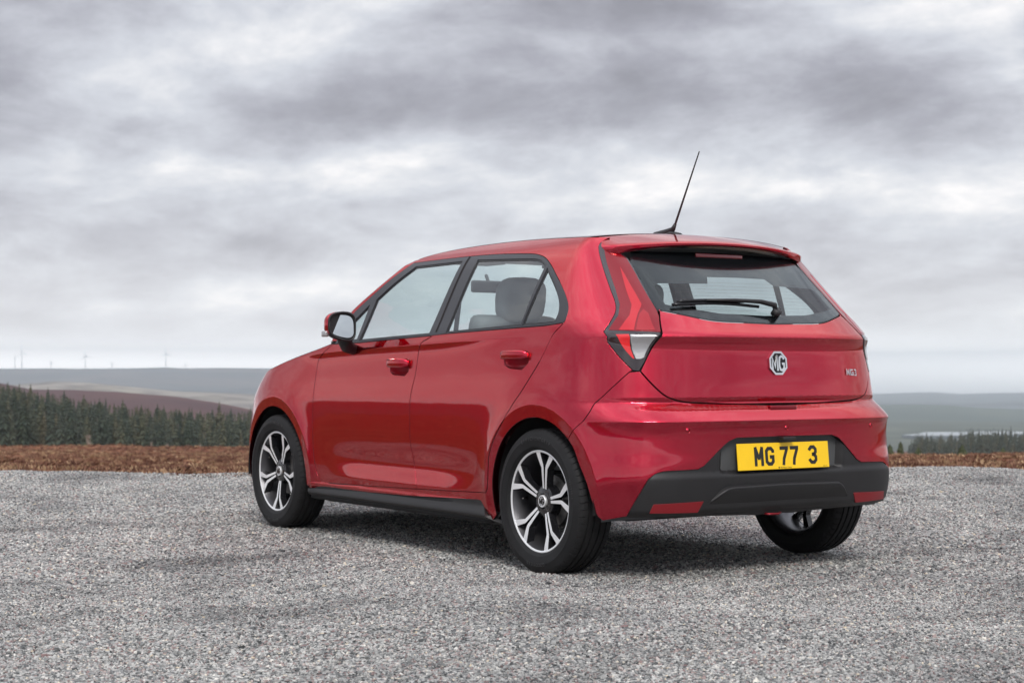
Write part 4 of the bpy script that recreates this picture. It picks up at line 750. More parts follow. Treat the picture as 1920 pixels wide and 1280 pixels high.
# ---- door mirrors
def shellmirror(s, par):
    root = None
    def ring(x, sy, sz, cy, cz, n=28, e=3.2):
        out = []
        for k in range(n):
            a = 2*PI*k/n; c, q = math.cos(a), math.sin(a)
            yy = abs(c)**(2/e)*math.copysign(1, c)*sy/2; zz = abs(q)**(2/e)*math.copysign(1, q)*sz/2
            if c > 0: zz = zz*(1-.18*(yy/(sy/2))) + .006*(yy/(sy/2))          # outboard end tapers
            if c < 0: zz += -.012*abs(yy/(sy/2)) if q < 0 else 0
            out.append((x, s*(cy+yy), cz+zz))
        return out
    n = 28; cx_, cy_, cz_ = 1.565, .935, 1.082
    lv = [ring(cx_-.030, .150, .136, cy_, cz_), ring(cx_-.024, .160, .146, cy_, cz_), ring(cx_+.01, .160, .144, cy_, cz_), ring(cx_+.04, .146, .128, cy_-.004, cz_), ring(cx_+.065, .110, .092, cy_-.008, cz_-.003), ring(cx_+.078, .06, .045, cy_-.012, cz_-.004)]
    V = [p for l in lv for p in l]; F = []; mi = []
    for i in range(len(lv)-1):
        for k in range(n):
            F.append((i*n+k, i*n+(k+1) % n, (i+1)*n+(k+1) % n, (i+1)*n+k)[::-s]); mi.append(1 if (i < 1 or V[i*n+k][2] < cz_-.042) else 0)
    F.append(tuple((len(lv)-1)*n+k for k in range(n))[::-s]); mi.append(0)
    # recessed bezel
    b0 = len(V); V += ring(cx_-.026, .138, .124, cy_, cz_) + ring(cx_-.010, .130, .116, cy_, cz_)
    for k in range(n):
        F.append((k, (k+1) % n, b0+(k+1) % n, b0+k)[::s]); mi.append(1)
        F.append((b0+k, b0+(k+1) % n, b0+n+(k+1) % n, b0+n+k)[::s]); mi.append(1)
    F.append(tuple(b0+n+k for k in range(n))[::s]); mi.append(1)
    o = mk('door_mirror', V, F, [paint, black_pl], par, midx=mi, angle=50)
    g = [Vector(p) for p in ring(cx_-.016, .124, .110, cy_, cz_)]
    gm = mk('mirror_glass', [tuple(p + Vector((0, 0, 0))) for p in g], [tuple(range(n))[::s]], mirror_m, o, smooth=False)
    # glass tilted outward and up so that it mirrors more sky
    for v_ in gm.data.vertices:
        v_.co.x += (s*v_.co.y-cy_)*.22 + (v_.co.z-cz_)*.10
    mk('turn_signal', *bmbox(cx_+.012, s*(cy_+.076), cz_-.040, .045, .022, .030, .008, 3), lens_clear, o)
    mk('mirror_stalk', *tube([(cx_+.015, s*.905, cz_-.05), (cx_+.035, s*.885, cz_-.080), (cx_+.075, s*.850, cz_-.105), (cx_+.115, s*.785, cz_-.118)], [.036, .036, .036, .034], 14, True, (1, .8)), black_pl, o)
    return o
shellmirror(1, car); shellmirror(-1, car)

# ---- antenna, wiper
mk('antenna', *join([tube([(.215, 0, 1.481), (.175, 0, 1.488), (.13, 0, 1.497), (.095, 0, 1.508), (.078, 0, 1.530)], [.024, .021, .017, .012, .007], 12, True, (1, 1)),
    tube([(.150, 0, 1.478), (.10, 0, 1.485), (.05, 0, 1.480)], [.022, .03, .018], 12, True, (1, .5))] +
    [tube([(.081+(-.091-.081)*t_, 0, 1.525+(1.845-1.525)*t_) for t_ in np.linspace(0, 1, 60)], [(.0050-.0026*t_)*(1+.18*(i % 2)) for i, t_ in enumerate(np.linspace(0, 1, 60))], 8)]), black_pl, car)
def rs_pt(y, z, d):     # point on the rear surface at lateral y, lifted by d
    us_ = np.linspace(0, .6, 600); q = P(us_, np.full_like(us_, z)); i = int(np.abs(q[:, 1]-abs(y)).argmin())
    p = q[i] + N(us_[i], z)*d; return Vector((p[0], math.copysign(p[1], y), p[2]))
arm = [rs_pt(-.055, 1.103, .015), rs_pt(-.05, 1.118, .034), rs_pt(.02, 1.130, .036), rs_pt(.16, 1.136, .032), rs_pt(.30, 1.138, .026)]
wp = mk('rear_wiper', *join([tube(arm, [.014, .017, .014, .011, .008], 10, True, (1, .7)), tube([rs_pt(-.055, 1.100, 0), rs_pt(-.055, 1.100, .03)], .020, 16)]), black_pl, car)
mk('wiper_blade', *join([tube([rs_pt(y, 1.126+.010*math.sin((y-.02)*7), .012) for y in np.linspace(.02, .46, 14)], .0065, 8), tube([rs_pt(y, 1.131+.010*math.sin((y-.02)*7), .022) for y in np.linspace(.10, .44, 10)], [.004]+[.007]*8+[.003], 8)]), black_gl, wp)

# ---- badge, lettering, plate, sensors
def on_rear(y, z, d, tilt=None):
    p = rs_pt(y, z, d); us_ = np.linspace(0, .6, 600); q = P(us_, np.full_like(us_, z)); i = int(np.abs(q[:, 1]-abs(y)).argmin())
    n = Vector(N(us_[i], z)); n.y = math.copysign(n.y, y) if abs(y) > 1e-3 else 0; n.normalize()
    zax = n; xax = Vector((0, -1, 0)); xax = (xax - xax.dot(zax)*zax).normalized(); yax = zax.cross(xax)
    return Matrix(((xax.x, yax.x, zax.x, p.x), (xax.y, yax.y, zax.y, p.y), (xax.z, yax.z, zax.z, p.z), (0, 0, 0, 1)))
def octa(r, n=8, off=.5): return [(r*math.cos(2*PI*(k+off)/n), r*math.sin(2*PI*(k+off)/n)) for k in range(n)]
def frame_prism(po, pi, z0, z1):
    n = len(po); V = [(*p, z0) for p in po]+[(*p, z1) for p in po]+[(*p, z1) for p in pi]+[(*p, z0) for p in pi]; F = []
    for i in range(n):
        j = (i+1) % n
        for a, b in ((0, 1), (1, 2), (2, 3)): F.append((a*n+i, a*n+j, b*n+j, b*n+i))
    return V, F
def stroke(pts, w, z0, z1):
    """polyline with mitred width as a prism"""
    P_ = [Vector((p[0], p[1])) for p in pts]; L, R = [], []
    for i, p in enumerate(P_):
        d0 = (p-P_[i-1]).normalized() if i else (P_[1]-p).normalized(); d1 = (P_[i+1]-p).normalized() if i < len(P_)-1 else d0
        n0 = Vector((-d0.y, d0.x)); n1 = Vector((-d1.y, d1.x)); m = (n0+n1); m = m/max(.35, m.length**2/2) if m.length > 1e-6 else n0
        L.append(p+m*w/2); R.append(p-m*w/2)
    V, F = [], []
    for i in range(len(P_)):
        for q in (L[i], R[i]): V += [(q.x, q.y, z0), (q.x, q.y, z1)]
    for i in range(len(P_)-1):
        a, b = i*4, i*4+4
        F += [(a+1, a+3, b+3, b+1), (a, a+1, b+1, b), (a+3, a+2, b+2, b+3), (a+2, a, b, b+2)]
    F += [(0, 2, 3, 1), (len(P_)*4-4, len(P_)*4-3, len(P_)*4-1, len(P_)*4-2)]
    return V, F
def mg_letters(s, z0, z1):   # the two letters inside the octagon, total height 1*s
    w = .17*s
    Mm = stroke([(-.50*s, -.42*s), (-.50*s, .40*s), (-.27*s, -.25*s), (-.06*s, .46*s), (-.06*s, -.50*s)], w, z0, z1)
    G = stroke([(.50*s, .24*s), (.44*s, .38*s), (.30*s, .44*s), (.15*s, .36*s), (.10*s, .1*s), (.10*s, -.2*s), (.17*s, -.42*s), (.32*s, -.46*s), (.50*s, -.34*s), (.50*s, -.04*s), (.32*s, -.04*s)], w*.85, z0, z1)
    return join([Mm, G])
Bm = on_rear(0, .893, .0015)
bd = mk('badge', *xform(join([frame_prism(octa(.054), octa(.045), 0, .007)]), Bm), chrome, tailgate, smooth=False)
mk('badge_field', *xform(prism(octa(.0452), .0, .003, 'xy'), Bm), black_gl, tailgate, smooth=False)
mk('badge_letters', *xform(mg_letters(.066, .003, .0062), Bm), chrome, tailgate, smooth=False)
B3 = on_rear(-.480, .853, .0008)
def seg3(s, x0):
    return stroke([(x0, .5*s), (x0+.62*s, .5*s), (x0+.62*s, 0), (x0+.18*s, 0), (x0+.62*s, 0), (x0+.62*s, -.5*s), (x0, -.5*s)], .2*s, 0, .003)
sM = .026
bl = [stroke([(-2.2*sM, -.5*sM), (-2.2*sM, .5*sM), (-1.8*sM, -.2*sM), (-1.4*sM, .5*sM), (-1.4*sM, -.5*sM)], .24*sM, 0, .003),
      stroke([(-.2*sM, .42*sM), (-.95*sM, .42*sM), (-.95*sM, -.42*sM), (-.2*sM, -.42*sM), (-.2*sM, -.02*sM), (-.5*sM, -.02*sM)], .22*sM, 0, .003), seg3(sM*.92, .15*sM)]
mk('model_lettering', *xform(join(bl), B3), chrome, tailgate, smooth=False)
# number plate
Xp = Matrix.Translation((-.636, .004, .5045)) @ Matrix.Rotation(.10, 4, 'Y') @ Matrix(((0, 0, -1, 0), (-1, 0, 0, 0), (0, 1, 0, 0), (0, 0, 0, 1)))
pt = mk('number_plate', *xform(bmbox(0, 0, 0, .52, .111, .004, .0015), Xp), yellow, insert, smooth=False)
H_ = .079/2
def chr_(c, x0, w=.051, sw=.0148):
    a, b = x0+sw/2, x0+w-sw/2; t_, m_ = H_-sw/2, 0; k = .010
    if c == 'M': return join([stroke([(a, -H_), (a, H_)], sw, .0021, .0030), stroke([(b, -H_), (b, H_)], sw, .0021, .0030), stroke([(a-.001, H_), ((a+b)/2, -.012)], sw*.92, .0022, .0032), stroke([(b+.001, H_), ((a+b)/2, -.012)], sw*.92, .0022, .0034)])
    elif c == 'G': pts = [[(b, t_-.018), (b, t_-k), (b-k, t_), (a+k, t_), (a, t_-k), (a, -t_+k), (a+k, -t_), (b-k, -t_), (b, -t_+k), (b, -.003), (b-.018, -.003)]]
    elif c == '7': pts = [[(a-.004, t_), (b, t_), (b, t_-.004), ((a+b)/2, -.012), ((a+b)/2-.004, -H_)]]
    elif c == '3': pts = [[(a-.002, t_-.014), (a, t_-k), (a+k, t_), (b-k, t_), (b, t_-k), (b, .012), (b-k, .001), (a+.014, .001), (b-k, .001), (b, -.010), (b, -t_+k), (b-k, -t_), (a+k, -t_), (a, -t_+k), (a-.002, -t_+.014)]]
    return join([stroke(p, sw, .0021, .0030) for p in pts])
for c, x0 in (('M', -.167), ('G', -.106), ('7', -.026), ('7', .033), ('3', .140)):
    mk('plate_character', *xform(chr_(c, x0), Xp), plate_bl, pt, smooth=False)
tv = text_vf('MG Motor Centre', .0085, .0002); mk('plate_small_print', *xform(tv, Xp @ Matrix.Translation((.008, -.0495, .0024))), plate_bl, pt, smooth=False)
mk('plate_small_print', *xform(prism(octa(.0038), 0, .0003, 'xy'), Xp @ Matrix.Translation((-.032, -.049, .0022))), plate_bl, pt, smooth=False)
tv = text_vf('BSAU 145', .0055, .0002); mk('plate_small_print', *xform(tv, Xp @ Matrix.Translation((.235, -.0500, .0024))), plate_bl, pt, smooth=False)
mk('plate_lamp', *bmbox(-.655, 0, .578, .03, .07, .012, .003), black_pl, insert)
for y in (.522, 0, -.522):
    Ms = on_rear(y, .621, .0006)
    mk('parking_sensor', *xform(join([prism(octa(.0085, 20, 0), -.001, .0003, 'xy'), frame_prism(octa(.0112, 20, 0), octa(.0098, 20, 0), -.002, .0009)]), Ms), paint, bumper)
# boot release recess
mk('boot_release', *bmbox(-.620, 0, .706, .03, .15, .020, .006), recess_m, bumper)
# thin bent red rod under the bumper
mk('red_rod', *tube([(-.56, .06, .262), (-.59, .05, .258), (-.60, .0, .258), (-.59, -.02, .262)], .005, 8), recess_m, insert)

# ---- wheels
def make_tyre():
    Rr, Rt, Wd = .2175, .3110, .0955      # bead, tread radius, half width
    prof = [(Rr-.004, Wd-.022), (Rr+.004, Wd-.012), (Rr+.014, Wd-.005), (Rr+.0145, Wd-.0035), (Rr+.030, Wd+.000), (Rr+.050, Wd+.002), (Rr+.052, Wd+.0005), (Rr+.068, Wd-.003), (Rr+.078, Wd-.0085), (Rt-.0090, Wd-.0135), (Rt-.0040, Wd-.0205), (Rt-.0015, Wd-.030)]
    def groove(y): return [(Rt, y+.0055), (Rt-.007, y+.0042), (Rt-.007, y-.0042), (Rt, y-.0055)]
    prof += groove(.048) + [(Rt, .034)] + groove(.017) + [(Rt, 0)] + groove(-.017) + [(Rt, -.034)] + groove(-.048)
    prof += [(r, -h) for r, h in reversed(prof[:12])]
    m = len(prof); NSEG = 66; n = NSEG*4; V, F = [], []; offs = (0, .44, .50, .56); n = NSEG*4
    for k in range(n):
        a = 2*PI*(k//4 + offs[k % 4])/NSEG; cut = (k % 4 == 2)
        for j, (r, h) in enumerate(prof):
            rr = r
            if cut and abs(h) > .052 and r > Rt-.0095: rr = r-.0045
            V.append((rr*math.cos(a + (.012 if abs(h) > .07 else 0)), h, rr*math.sin(a + (.012 if abs(h) > .07 else 0))))
    for k in range(n):
        k2 = (k+1) % n
        for j in range(m-1): F.append((k*m+j, k*m+j+1, k2*m+j+1, k2*m+j))
    return V, F
tyre_vf = make_tyre()
def arc_text(s, r, y, size, a_mid, ext=.0006):
    """raised letters along an arc on the outer sidewall; a_mid in degrees (wheel plane, z up, +x to the right seen from -y)"""
    parts = []; n = len(s); step = size*.82/r
    for i, ch in enumerate(s):
        if ch == ' ': continue
        a = math.radians(a_mid) + (i-(n-1)/2)*step      # seen from +y, +x runs to the left
        tv = text_vf(ch, size, ext)
        rad = Vector((math.cos(a), 0, math.sin(a))); tan = Vector((-math.sin(a), 0, math.cos(a)))
        M = Matrix(((tan.x, rad.x, 0, r*math.cos(a)), (0, 0, 1, y), (tan.z, rad.z, 0, r*math.sin(a)), (0, 0, 0, 1)))
        parts.append(xform(tv, M))
    return join(parts)
side_txt = join([arc_text('EFFICIENTGRIP', .2665, .1001, .021, 90), arc_text('GOODYEAR', .2665, .1001, .021, -90), arc_text('EFFICIENTGRIP', .2665, .1001, .012, 20), arc_text('195/55R16', .2665, .1001, .012, 165)])
rubber_t = mat('tyre_letter', (.034, .034, .036), .5)
barrel_vf = lathe([(.2185, .072), (.2215, .077), (.2185, .079), (.2125, .0765), (.210, .070), (.203, .055), (.198, .02), (.196, -.02), (.200, -.05), (.205, -.075), (.214, -.084), (.2185, -.080), (.2185, -.07), (.203, -.045), (.200, 0), (.205, .05)], 72, closed=True)
lip_vf = lathe([(.2188, .0785), (.2150, .0800), (.2090, .0775), (.2085, .0750), (.2180, .0740)], 96, closed=True)
def spoke_vf():
    """one branch, y outwards: black body, machined face; local: radial = +x rotated later, tangential = z"""
    body, face = [], []
    for s in (1, -1):
        ctl = [(.054, .0080, .0056, .058), (.100, .0112, .0066, .065), (.144, .0145, .0080, .0705), (.153, .0180, .0094, .0718), (.183, .0370, .0120, .0750), (.2105, .0535, .0155, .0772)]
        L, R = [], []
        for i, (x, t_, hw_, y) in enumerate(ctl):
            a = ctl[max(i-1, 0)]; b_ = ctl[min(i+1, len(ctl)-1)]; d = Vector((b_[0]-a[0], b_[1]-a[1])).normalized(); nn = Vector((-d.y, d.x))
            if i == len(ctl)-1: nn = Vector((-.23, .973))
            L.append((Vector((x, t_))+nn*hw_, y)); R.append((Vector((x, t_))-nn*hw_, y))
        V, F, mi = [], [], []
        for (l, y), (r, _) in zip(L, R):
            # back-left, face-left, face-right, back-right (sides flare towards the back)
            c = (l+r)/2
            for q, yy, k in ((l, y-.034, 1.35), (l, y-.003, 1.08), (l, y, 1.), (r, y, 1.), (r, y-.003, 1.08), (r, y-.034, 1.35)):
                p = c+(q-c)*k; V.append((p.x, yy, s*p.y))
        n6 = 6
        for i in range(len(ctl)-1):
            for j in range(5):
                F.append((i*n6+j, i*n6+j+1, (i+1)*n6+j+1, (i+1)*n6+j)[::s]); mi.append(1 if j == 2 else 0)
        body.append((V, F, mi))
    V, F, mi = [], [], []
    for v_, f_, m_ in body:
        k = len(V); V += v_; F += [tuple(i+k for i in q) for q in f_]; mi += m_
    # web between the pair near the hub and the dark pocket floor
    web = prism([(.045, -.014), (.128, -.016), (.150, -.020), (.205, -.030), (.205, .030), (.150, .020), (.128, .016), (.045, .014)], 0, 1, 'xy')
    return V, F, mi
SPV = spoke_vf()
hub_vf = join([lathe([(.0, .052), (.030, .052), (.034, .060), (.052, .058), (.064, .052), (.068, .035), (.072, .0), (.06, -.02), (0, -.02)], 48)])
def rot_y(a): return Matrix.Rotation(a, 4, 'Y')
WM = {}
def make_wheel(xc, s, a0, drum, parent):
    w = mk('wheel', *barrel_vf, barrel_m, parent, angle=40); w.location = (xc, s*.7355, .3065); w.rotation_euler = (0, 0, 0 if s > 0 else PI)
    def ch(name, vf, m, mi=None, **k):
        key = (name, k.pop('key', 0))
        if key in WM: o = bpy.data.objects.new(name, WM[key]); COL.objects.link(o); o.parent = w
        else: o = mk(name, vf[0], vf[1], m, w, midx=mi, **k); WM[key] = o.data
        return o
    ch('tyre', tyre_vf, rubber, angle=28)
    ch('tyre_lettering', side_txt, rubber_t, smooth=False)['kind'] = 'stuff'
    ch('rim_lip', lip_vf, alloy, angle=30)
    for i in range(5):
        o = ch('spoke', (SPV[0], SPV[1]), [rimblack, alloy], SPV[2], smooth=False); o.rotation_euler = (0, -math.radians(a0 + 72*i), 0)
    ch('hub', hub_vf, rimblack, angle=40)
    ch('centre_cap', join([lathe([(0, .0655), (.018, .0655), (.0215, .0670), (.0250, .0670), (.0265, .0650), (.0265, .05)], 40)]), alloy, angle=30)
    mm = Matrix(((-1, 0, 0, 0), (0, 0, 1, .0660), (0, 1, 0, 0), (0, 0, 0, 1)))
    o = ch('cap_emblem', xform(join([mg_letters(.026, .0004, .0022), frame_prism(octa(.0205), octa(.0185), .0004, .0020)]), mm), rimblack, smooth=False)
    for i in range(4):
        a = math.radians(a0+45+90*i)
        o = ch('lug_nut', join([lathe([(0, .0560), (.0065, .0560), (.0075, .053), (.0075, .03)], 6), lathe([(.0105, .0600), (.0125, .0605), (.0125, .05), (.0105, .05)], 20)]), steel, angle=20)
        o.location = (.042*math.cos(a), 0, .042*math.sin(a))
    o = ch('valve', tube([(.165, .050, 0), (.185, .030, 0), (.195, .010, 0)], [.0042, .0042, .006], 8), steel); o.rotation_euler = (0, -math.radians(a0+ 8 + 180), 0)
    if drum: bk = join([lathe([(0, .012), (.06, .012), (.108, .004), (.112, -.03), (.112, -.06), (0, -.06)], 48)])
    else: bk = join([lathe([(0, .03), (.06, .03), (.066, .004), (.126, .004), (.128, -.006), (.128, -.018), (.06, -.02), (0, -.02)], 48), bmbox(-.10, -.006, .03, .07, .07, .12, .01)])
    ch('brake', bk, steel, key=int(drum), angle=30)
    return w
make_wheel(0., 1, 180-8, True, car); make_wheel(2.52, 1, 180+15, False, car)
make_wheel(0., -1, 30, True, car); make_wheel(2.52, -1, 10, False, car)
mk('rear_axle', *join([tube([(.0, -.62, .30), (.0, .62, .30)], .032, 10), tube([(.25, .50, .30), (.0, .60, .30)], .03, 8), tube([(.25, -.50, .30), (.0, -.60, .30)], .03, 8)]), dark, car)
HAZE = 1.6e-4
# ------------------------------------------------------------------ the place
def bear(px):            # compass bearing (world angle) of a picture column, used to lay out the view
    return YAW + math.atan((960-px)/3135.)
def at(px, d): a = bear(px); return CAM.x + d*math.cos(a), CAM.y + d*math.sin(a)
def wrapn(rng, n, k, amp):
    """smooth periodic profile over the full circle"""
    t_ = np.linspace(0, 2*PI, n, endpoint=False); r = np.zeros(n)
    for i in range(1, k): r += rng.normal()*np.cos(i*t_ + rng.uniform(0, 6.28))/i**.9
    return r/np.abs(r).max()*amp
rng = np.random.default_rng(3)
# --- gravel
def vnoise(x, y, s, seed):
    """value noise, vectorised"""
    x = x/s+seed*17.3; y = y/s+seed*5.1; xi = np.floor(x).astype(int); yi = np.floor(y).astype(int); fx = x-xi; fy = y-yi; fx = fx*fx*(3-2*fx); fy = fy*fy*(3-2*fy)
    def h(i, j): n = (i*374761393 + j*668265263 + seed*1442695) & 0x7fffffff; n = ((n ^ (n >> 13))*1274126177) & 0x7fffffff; return ((n ^ (n >> 16)) & 0xffff)/65535.
    return (h(xi, yi)*(1-fx)+h(xi+1, yi)*fx)*(1-fy)+(h(xi, yi+1)*(1-fx)+h(xi+1, yi+1)*fx)*fy - .5
def gravel_h(x, y):
    cx, cy = x-1.26, y; 
    flat = np.clip((np.hypot(cx/2.6, cy/1.35)-.75)/.6, 0, 1)
    fwd_ = (x-CAM.x)*fwd.x+(y-CAM.y)*fwd.y; sd_ = (x-CAM.x)*rgt.x+(y-CAM.y)*rgt.y
    h = .075*vnoise(x, y, 1.7, 1) + .075*vnoise(fwd_*1.0, sd_*.35, .45, 2)+.022*vnoise(x, y, .22, 3)
    d = np.hypot(x-CAM.x, y-CAM.y)
    return h*(.18+.82*flat) - .012*(1-flat)*0 - .004
def edge_r(a):    # gravel edge distance from the viewpoint by bearing
    px = 960 - 3135*np.tan(np.clip(a-YAW, -1.2, 1.2))
    return np.interp(px, [-6000, -1500, -420, -60, 400, 1000, 1700, 1920, 5000], [6.5, 6.8, 8.8, 14.5, 13.7, 14.3, 15.0, 14.8, 17.])
def gravel_sheet():
    V, F = [], []; na = 260; da = 2*PI/na
    # fine inside the view wedge, coarse elsewhere
    A = np.concatenate([np.linspace(YAW-.42, YAW+.42, 300), np.linspace(YAW+.42, YAW-.42+2*PI, 120)[1:-1]])
    D = np.concatenate([[0.05, 1, 2], np.linspace(2.6, 7.5, 90), np.linspace(7.6, 14, 90), ])
    D = D/14.
    AA, DD = np.meshgrid(A, D, indexing='ij'); R = DD*(edge_r(np.where(AA > YAW+PI, AA-2*PI, AA))*1.0 + .5*vnoise(AA*9, AA*0, 1, 8))
    X = CAM.x+R*np.cos(AA); Y = CAM.y+R*np.sin(AA); Z = gravel_h(X, Y)
    n, m = X.shape; V = np.stack([X, Y, Z], -1).reshape(-1, 3)
    F = [(i*m+j, i*m+j+1, ((i+1) % n)*m+j+1, ((i+1) % n)*m+j) for i in range(n) for j in range(m-1)]
    return V, [f_ for f_ in F]
def gravel_patches(t, vec):
    a = t.ramp(t.noise(vec, .9, 4, .55), [(.33, (.60, .60, .61)), (.47, (.93, .93, .93)), (.7, (1.12, 1.12, 1.11))])
    mp2 = t.node('ShaderNodeMapping'); t.link(vec, mp2.inputs[0]); mp2.inputs['Rotation'].default_value = (0, 0, -YAW); mp2.inputs['Scale'].default_value = (1.6, .5, 1)
    c = t.ramp(t.noise(mp2.outputs[0], 1.9, 5, .65), [(.29, (.58, .58, .59)), (.40, (.86, .86, .86)), (.46, (1.02, 1.02, 1.02)), (.7, (1.10, 1.10, 1.10))])  # stretched dark streaks: shading of ruts put into the stone colour
    return t.mix(1., a, c, 'MULTIPLY')
gm = bpy.data.materials.new('gravel'); gm.use_nodes = True; t = NT(gm.node_tree); b = t.n['Principled BSDF']; tcn = t.node('ShaderNodeTexCoord')
vo = t.node('ShaderNodeTexVoronoi'); vo.inputs['Scale'].default_value = 75; vo.inputs['Randomness'].default_value = 1; t.link(tcn.outputs['Object'], vo.inputs['Vector'])
sp_ = t.node('ShaderNodeSeparateXYZ'); t.link(vo.outputs['Color'], sp_.inputs[0])
GST = [(.0, (.055, .058, .060)), (.16, (.13, .136, .138)), (.45, (.292, .292, .284)), (.80, (.47, .468, .45)), (.87, (.20, .13, .128)), (.93, (.32, .25, .235)), (.97, (.66, .65, .61)), (1., (.55, .46, .34))]
gc = t.ramp(sp_.outputs[0], GST)
pn = gravel_patches(t, tcn.outputs['Object'])
t.link(t.mix(1., gc, pn, 'MULTIPLY'), b.inputs['Base Color']); b.inputs['Roughness'].default_value = .85
bp = t.node('ShaderNodeBump'); bp.inputs['Strength'].default_value = 1.; bp.inputs['Distance'].default_value = .012; bp.invert = True; t.link(vo.outputs['Distance'], bp.inputs['Height']); t.link(bp.outputs[0], b.inputs['Normal'])
gv = gravel_sheet(); gravel = mk('gravel', *gv, gm, None); tag(gravel, kind='structure')
# loose stones
stm = bpy.data.materials.new('stone_chippings'); stm.use_nodes = True; t = NT(stm.node_tree); b = t.n['Principled BSDF']
oi = t.node('ShaderNodeObjectInfo'); tcn = t.node('ShaderNodeTexCoord')
pz = t.noise(tcn.outputs['Object'], 2.2, 2, .5)
sc_ = t.ramp(oi.outputs['Random'], GST)
pl_ = gravel_patches(t, oi.outputs['Location'])
t.link(t.mix(1., t.mix(1., sc_, pl_, 'MULTIPLY'), t.ramp(pz, [(.3, (.85, .85, .85)), (.7, (1.12, 1.12, 1.12))]), 'MULTIPLY'), b.inputs['Base Color']); b.inputs['Roughness'].default_value = .8
def stones(name, vf, dens, smin, smax, seed, zoff=.0):
    o = mk(name, *vf, stm, None, False)
    ng = bpy.data.node_groups.new(name, 'GeometryNodeTree'); ng.interface.new_socket('Geometry', in_out='INPUT', socket_type='NodeSocketGeometry'); ng.interface.new_socket('Geometry', in_out='OUTPUT', socket_type='NodeSocketGeometry')
    N_ = ng.nodes; L_ = ng.links; gi = N_.new('NodeGroupInput'); go = N_.new('NodeGroupOutput')
    dp = N_.new('GeometryNodeDistributePointsOnFaces'); dp.inputs['Density'].default_value = dens; dp.inputs['Seed'].default_value = seed
    ico = N_.new('GeometryNodeMeshIcoSphere'); ico.inputs['Radius'].default_value = 1; ico.inputs['Subdivisions'].default_value = 1
    # knock the ball into an angular chip
    spn = N_.new('GeometryNodeSetPosition'); nt = N_.new('ShaderNodeTexWhiteNoise'); nt.noise_dimensions = '3D'; pos = N_.new('GeometryNodeInputPosition'); L_.new(pos.outputs[0], nt.inputs['Vector'])
    sub = N_.new('ShaderNodeVectorMath'); sub.operation = 'SUBTRACT'; sub.inputs[1].default_value = (.5, .5, .5); L_.new(nt.outputs['Color'], sub.inputs[0])
    scv = N_.new('ShaderNodeVectorMath'); scv.operation = 'SCALE'; scv.inputs['Scale'].default_value = .75; L_.new(sub.outputs[0], scv.inputs[0])
    L_.new(ico.outputs[0], spn.inputs[0]); L_.new(scv.outputs[0], spn.inputs['Offset'])
    sm = N_.new('GeometryNodeSetMaterial'); sm.inputs['Material'].default_value = stm; L_.new(spn.outputs[0], sm.inputs[0])
    ip = N_.new('GeometryNodeInstanceOnPoints'); L_.new(gi.outputs[0], dp.inputs[0]); L_.new(dp.outputs['Points'], ip.inputs['Points']); L_.new(sm.outputs[0], ip.inputs['Instance'])
    rr = N_.new('FunctionNodeRandomValue'); rr.data_type = 'FLOAT_VECTOR'; rr.inputs[0].default_value = (-.8, -.8, 0); rr.inputs[1].default_value = (.8, .8, 6.28); L_.new(rr.outputs[0], ip.inputs['Rotation'])
    rs_ = N_.new('FunctionNodeRandomValue'); rs_.data_type = 'FLOAT_VECTOR'; rs_.inputs[0].default_value = (smin, smin*.8, smin*.5); rs_.inputs[1].default_value = (smax, smax*.8, smax*.75); rs_.inputs['Seed'].default_value = 5
    L_.new(rs_.outputs[0], ip.inputs['Scale']); L_.new(ip.outputs[0], go.inputs[0])
    md = o.modifiers.new('scatter', 'NODES'); md.node_group = ng
    tag(o, kind='stuff'); return o
def patch(d0, d1, half, step):
    """gravel patch in the view wedge"""
    A = np.linspace(YAW-half, YAW+half, max(8, int(2*half*d1/step))); Dn = max(4, int((d1-d0)/step)); V = []; F = []
    DD = np.linspace(0, 1, Dn)
    for a in A:
        R = d0 + DD*(min(d1, float(edge_r(a))+.25)-d0); x = CAM.x+R*np.cos(a); y = CAM.y+R*np.sin(a); V.append(np.stack([x, y, gravel_h(x, y)+.001], -1))
    V = np.concatenate(V); n = len(A); F = [(i*Dn+j, i*Dn+j+1, (i+1)*Dn+j+1, (i+1)*Dn+j) for i in range(n-1) for j in range(Dn-1)]
    return V, F
stones('gravel_chippings', patch(3.6, 7.0, .40, .10), 8600, .0034, .0088, 1)
stones('gravel_chippings', patch(7.0, 15.6, .37, .12), 3000, .0050, .0115, 2)
stones('gravel_chippings', patch(4.0, 12.0, .38, .12), 45, .011, .018, 3)

# --- moor
HC_PX = [-6000, 0, 480, 1000, 1600, 1760, 1920, 8000]
HC_G = [.046, .0452, .0470, .049, .0512, .0510, .0490, .050]      # tangent of the dip to the crest of the moor
def moor_h(d, a, dn=1.):
    px = 960 - 3135*np.tan(np.clip(((a-YAW+PI) % (2*PI))-PI, -1.3, 1.3))
    g1 = np.interp(px, HC_PX, HC_G); g0 = .875/edge_r(((a-YAW+PI) % (2*PI))-PI+YAW) + .0012
    s_ = np.clip((d-14)/(72-14), 0, 1); g = g0 + (g1-g0)*s_**.8
    h = .875 - d*g
    far = np.clip((d-72)/200, 0, None); h = h - 9*np.minimum(far, 1)**1.2*1.0 - np.clip((d-272), 0, None)*.03*0
    return h
def polar(name, D, A, hf, m, closed=True):
    AA, DD = np.meshgrid(A, D, indexing='ij'); X = CAM.x+DD*np.cos(AA); Y = CAM.y+DD*np.sin(AA); Z = hf(DD, AA, X, Y)
    n, mm_ = X.shape; V = np.stack([X, Y, Z], -1).reshape(-1, 3)
    F = [(i*mm_+j, i*mm_+j+1, ((i+1) % n)*mm_+j+1, ((i+1) % n)*mm_+j) for i in range(n if closed else n-1) for j in range(mm_-1)]
    o = mk(name, V, F, m, None); tag(o, kind='structure'); return o
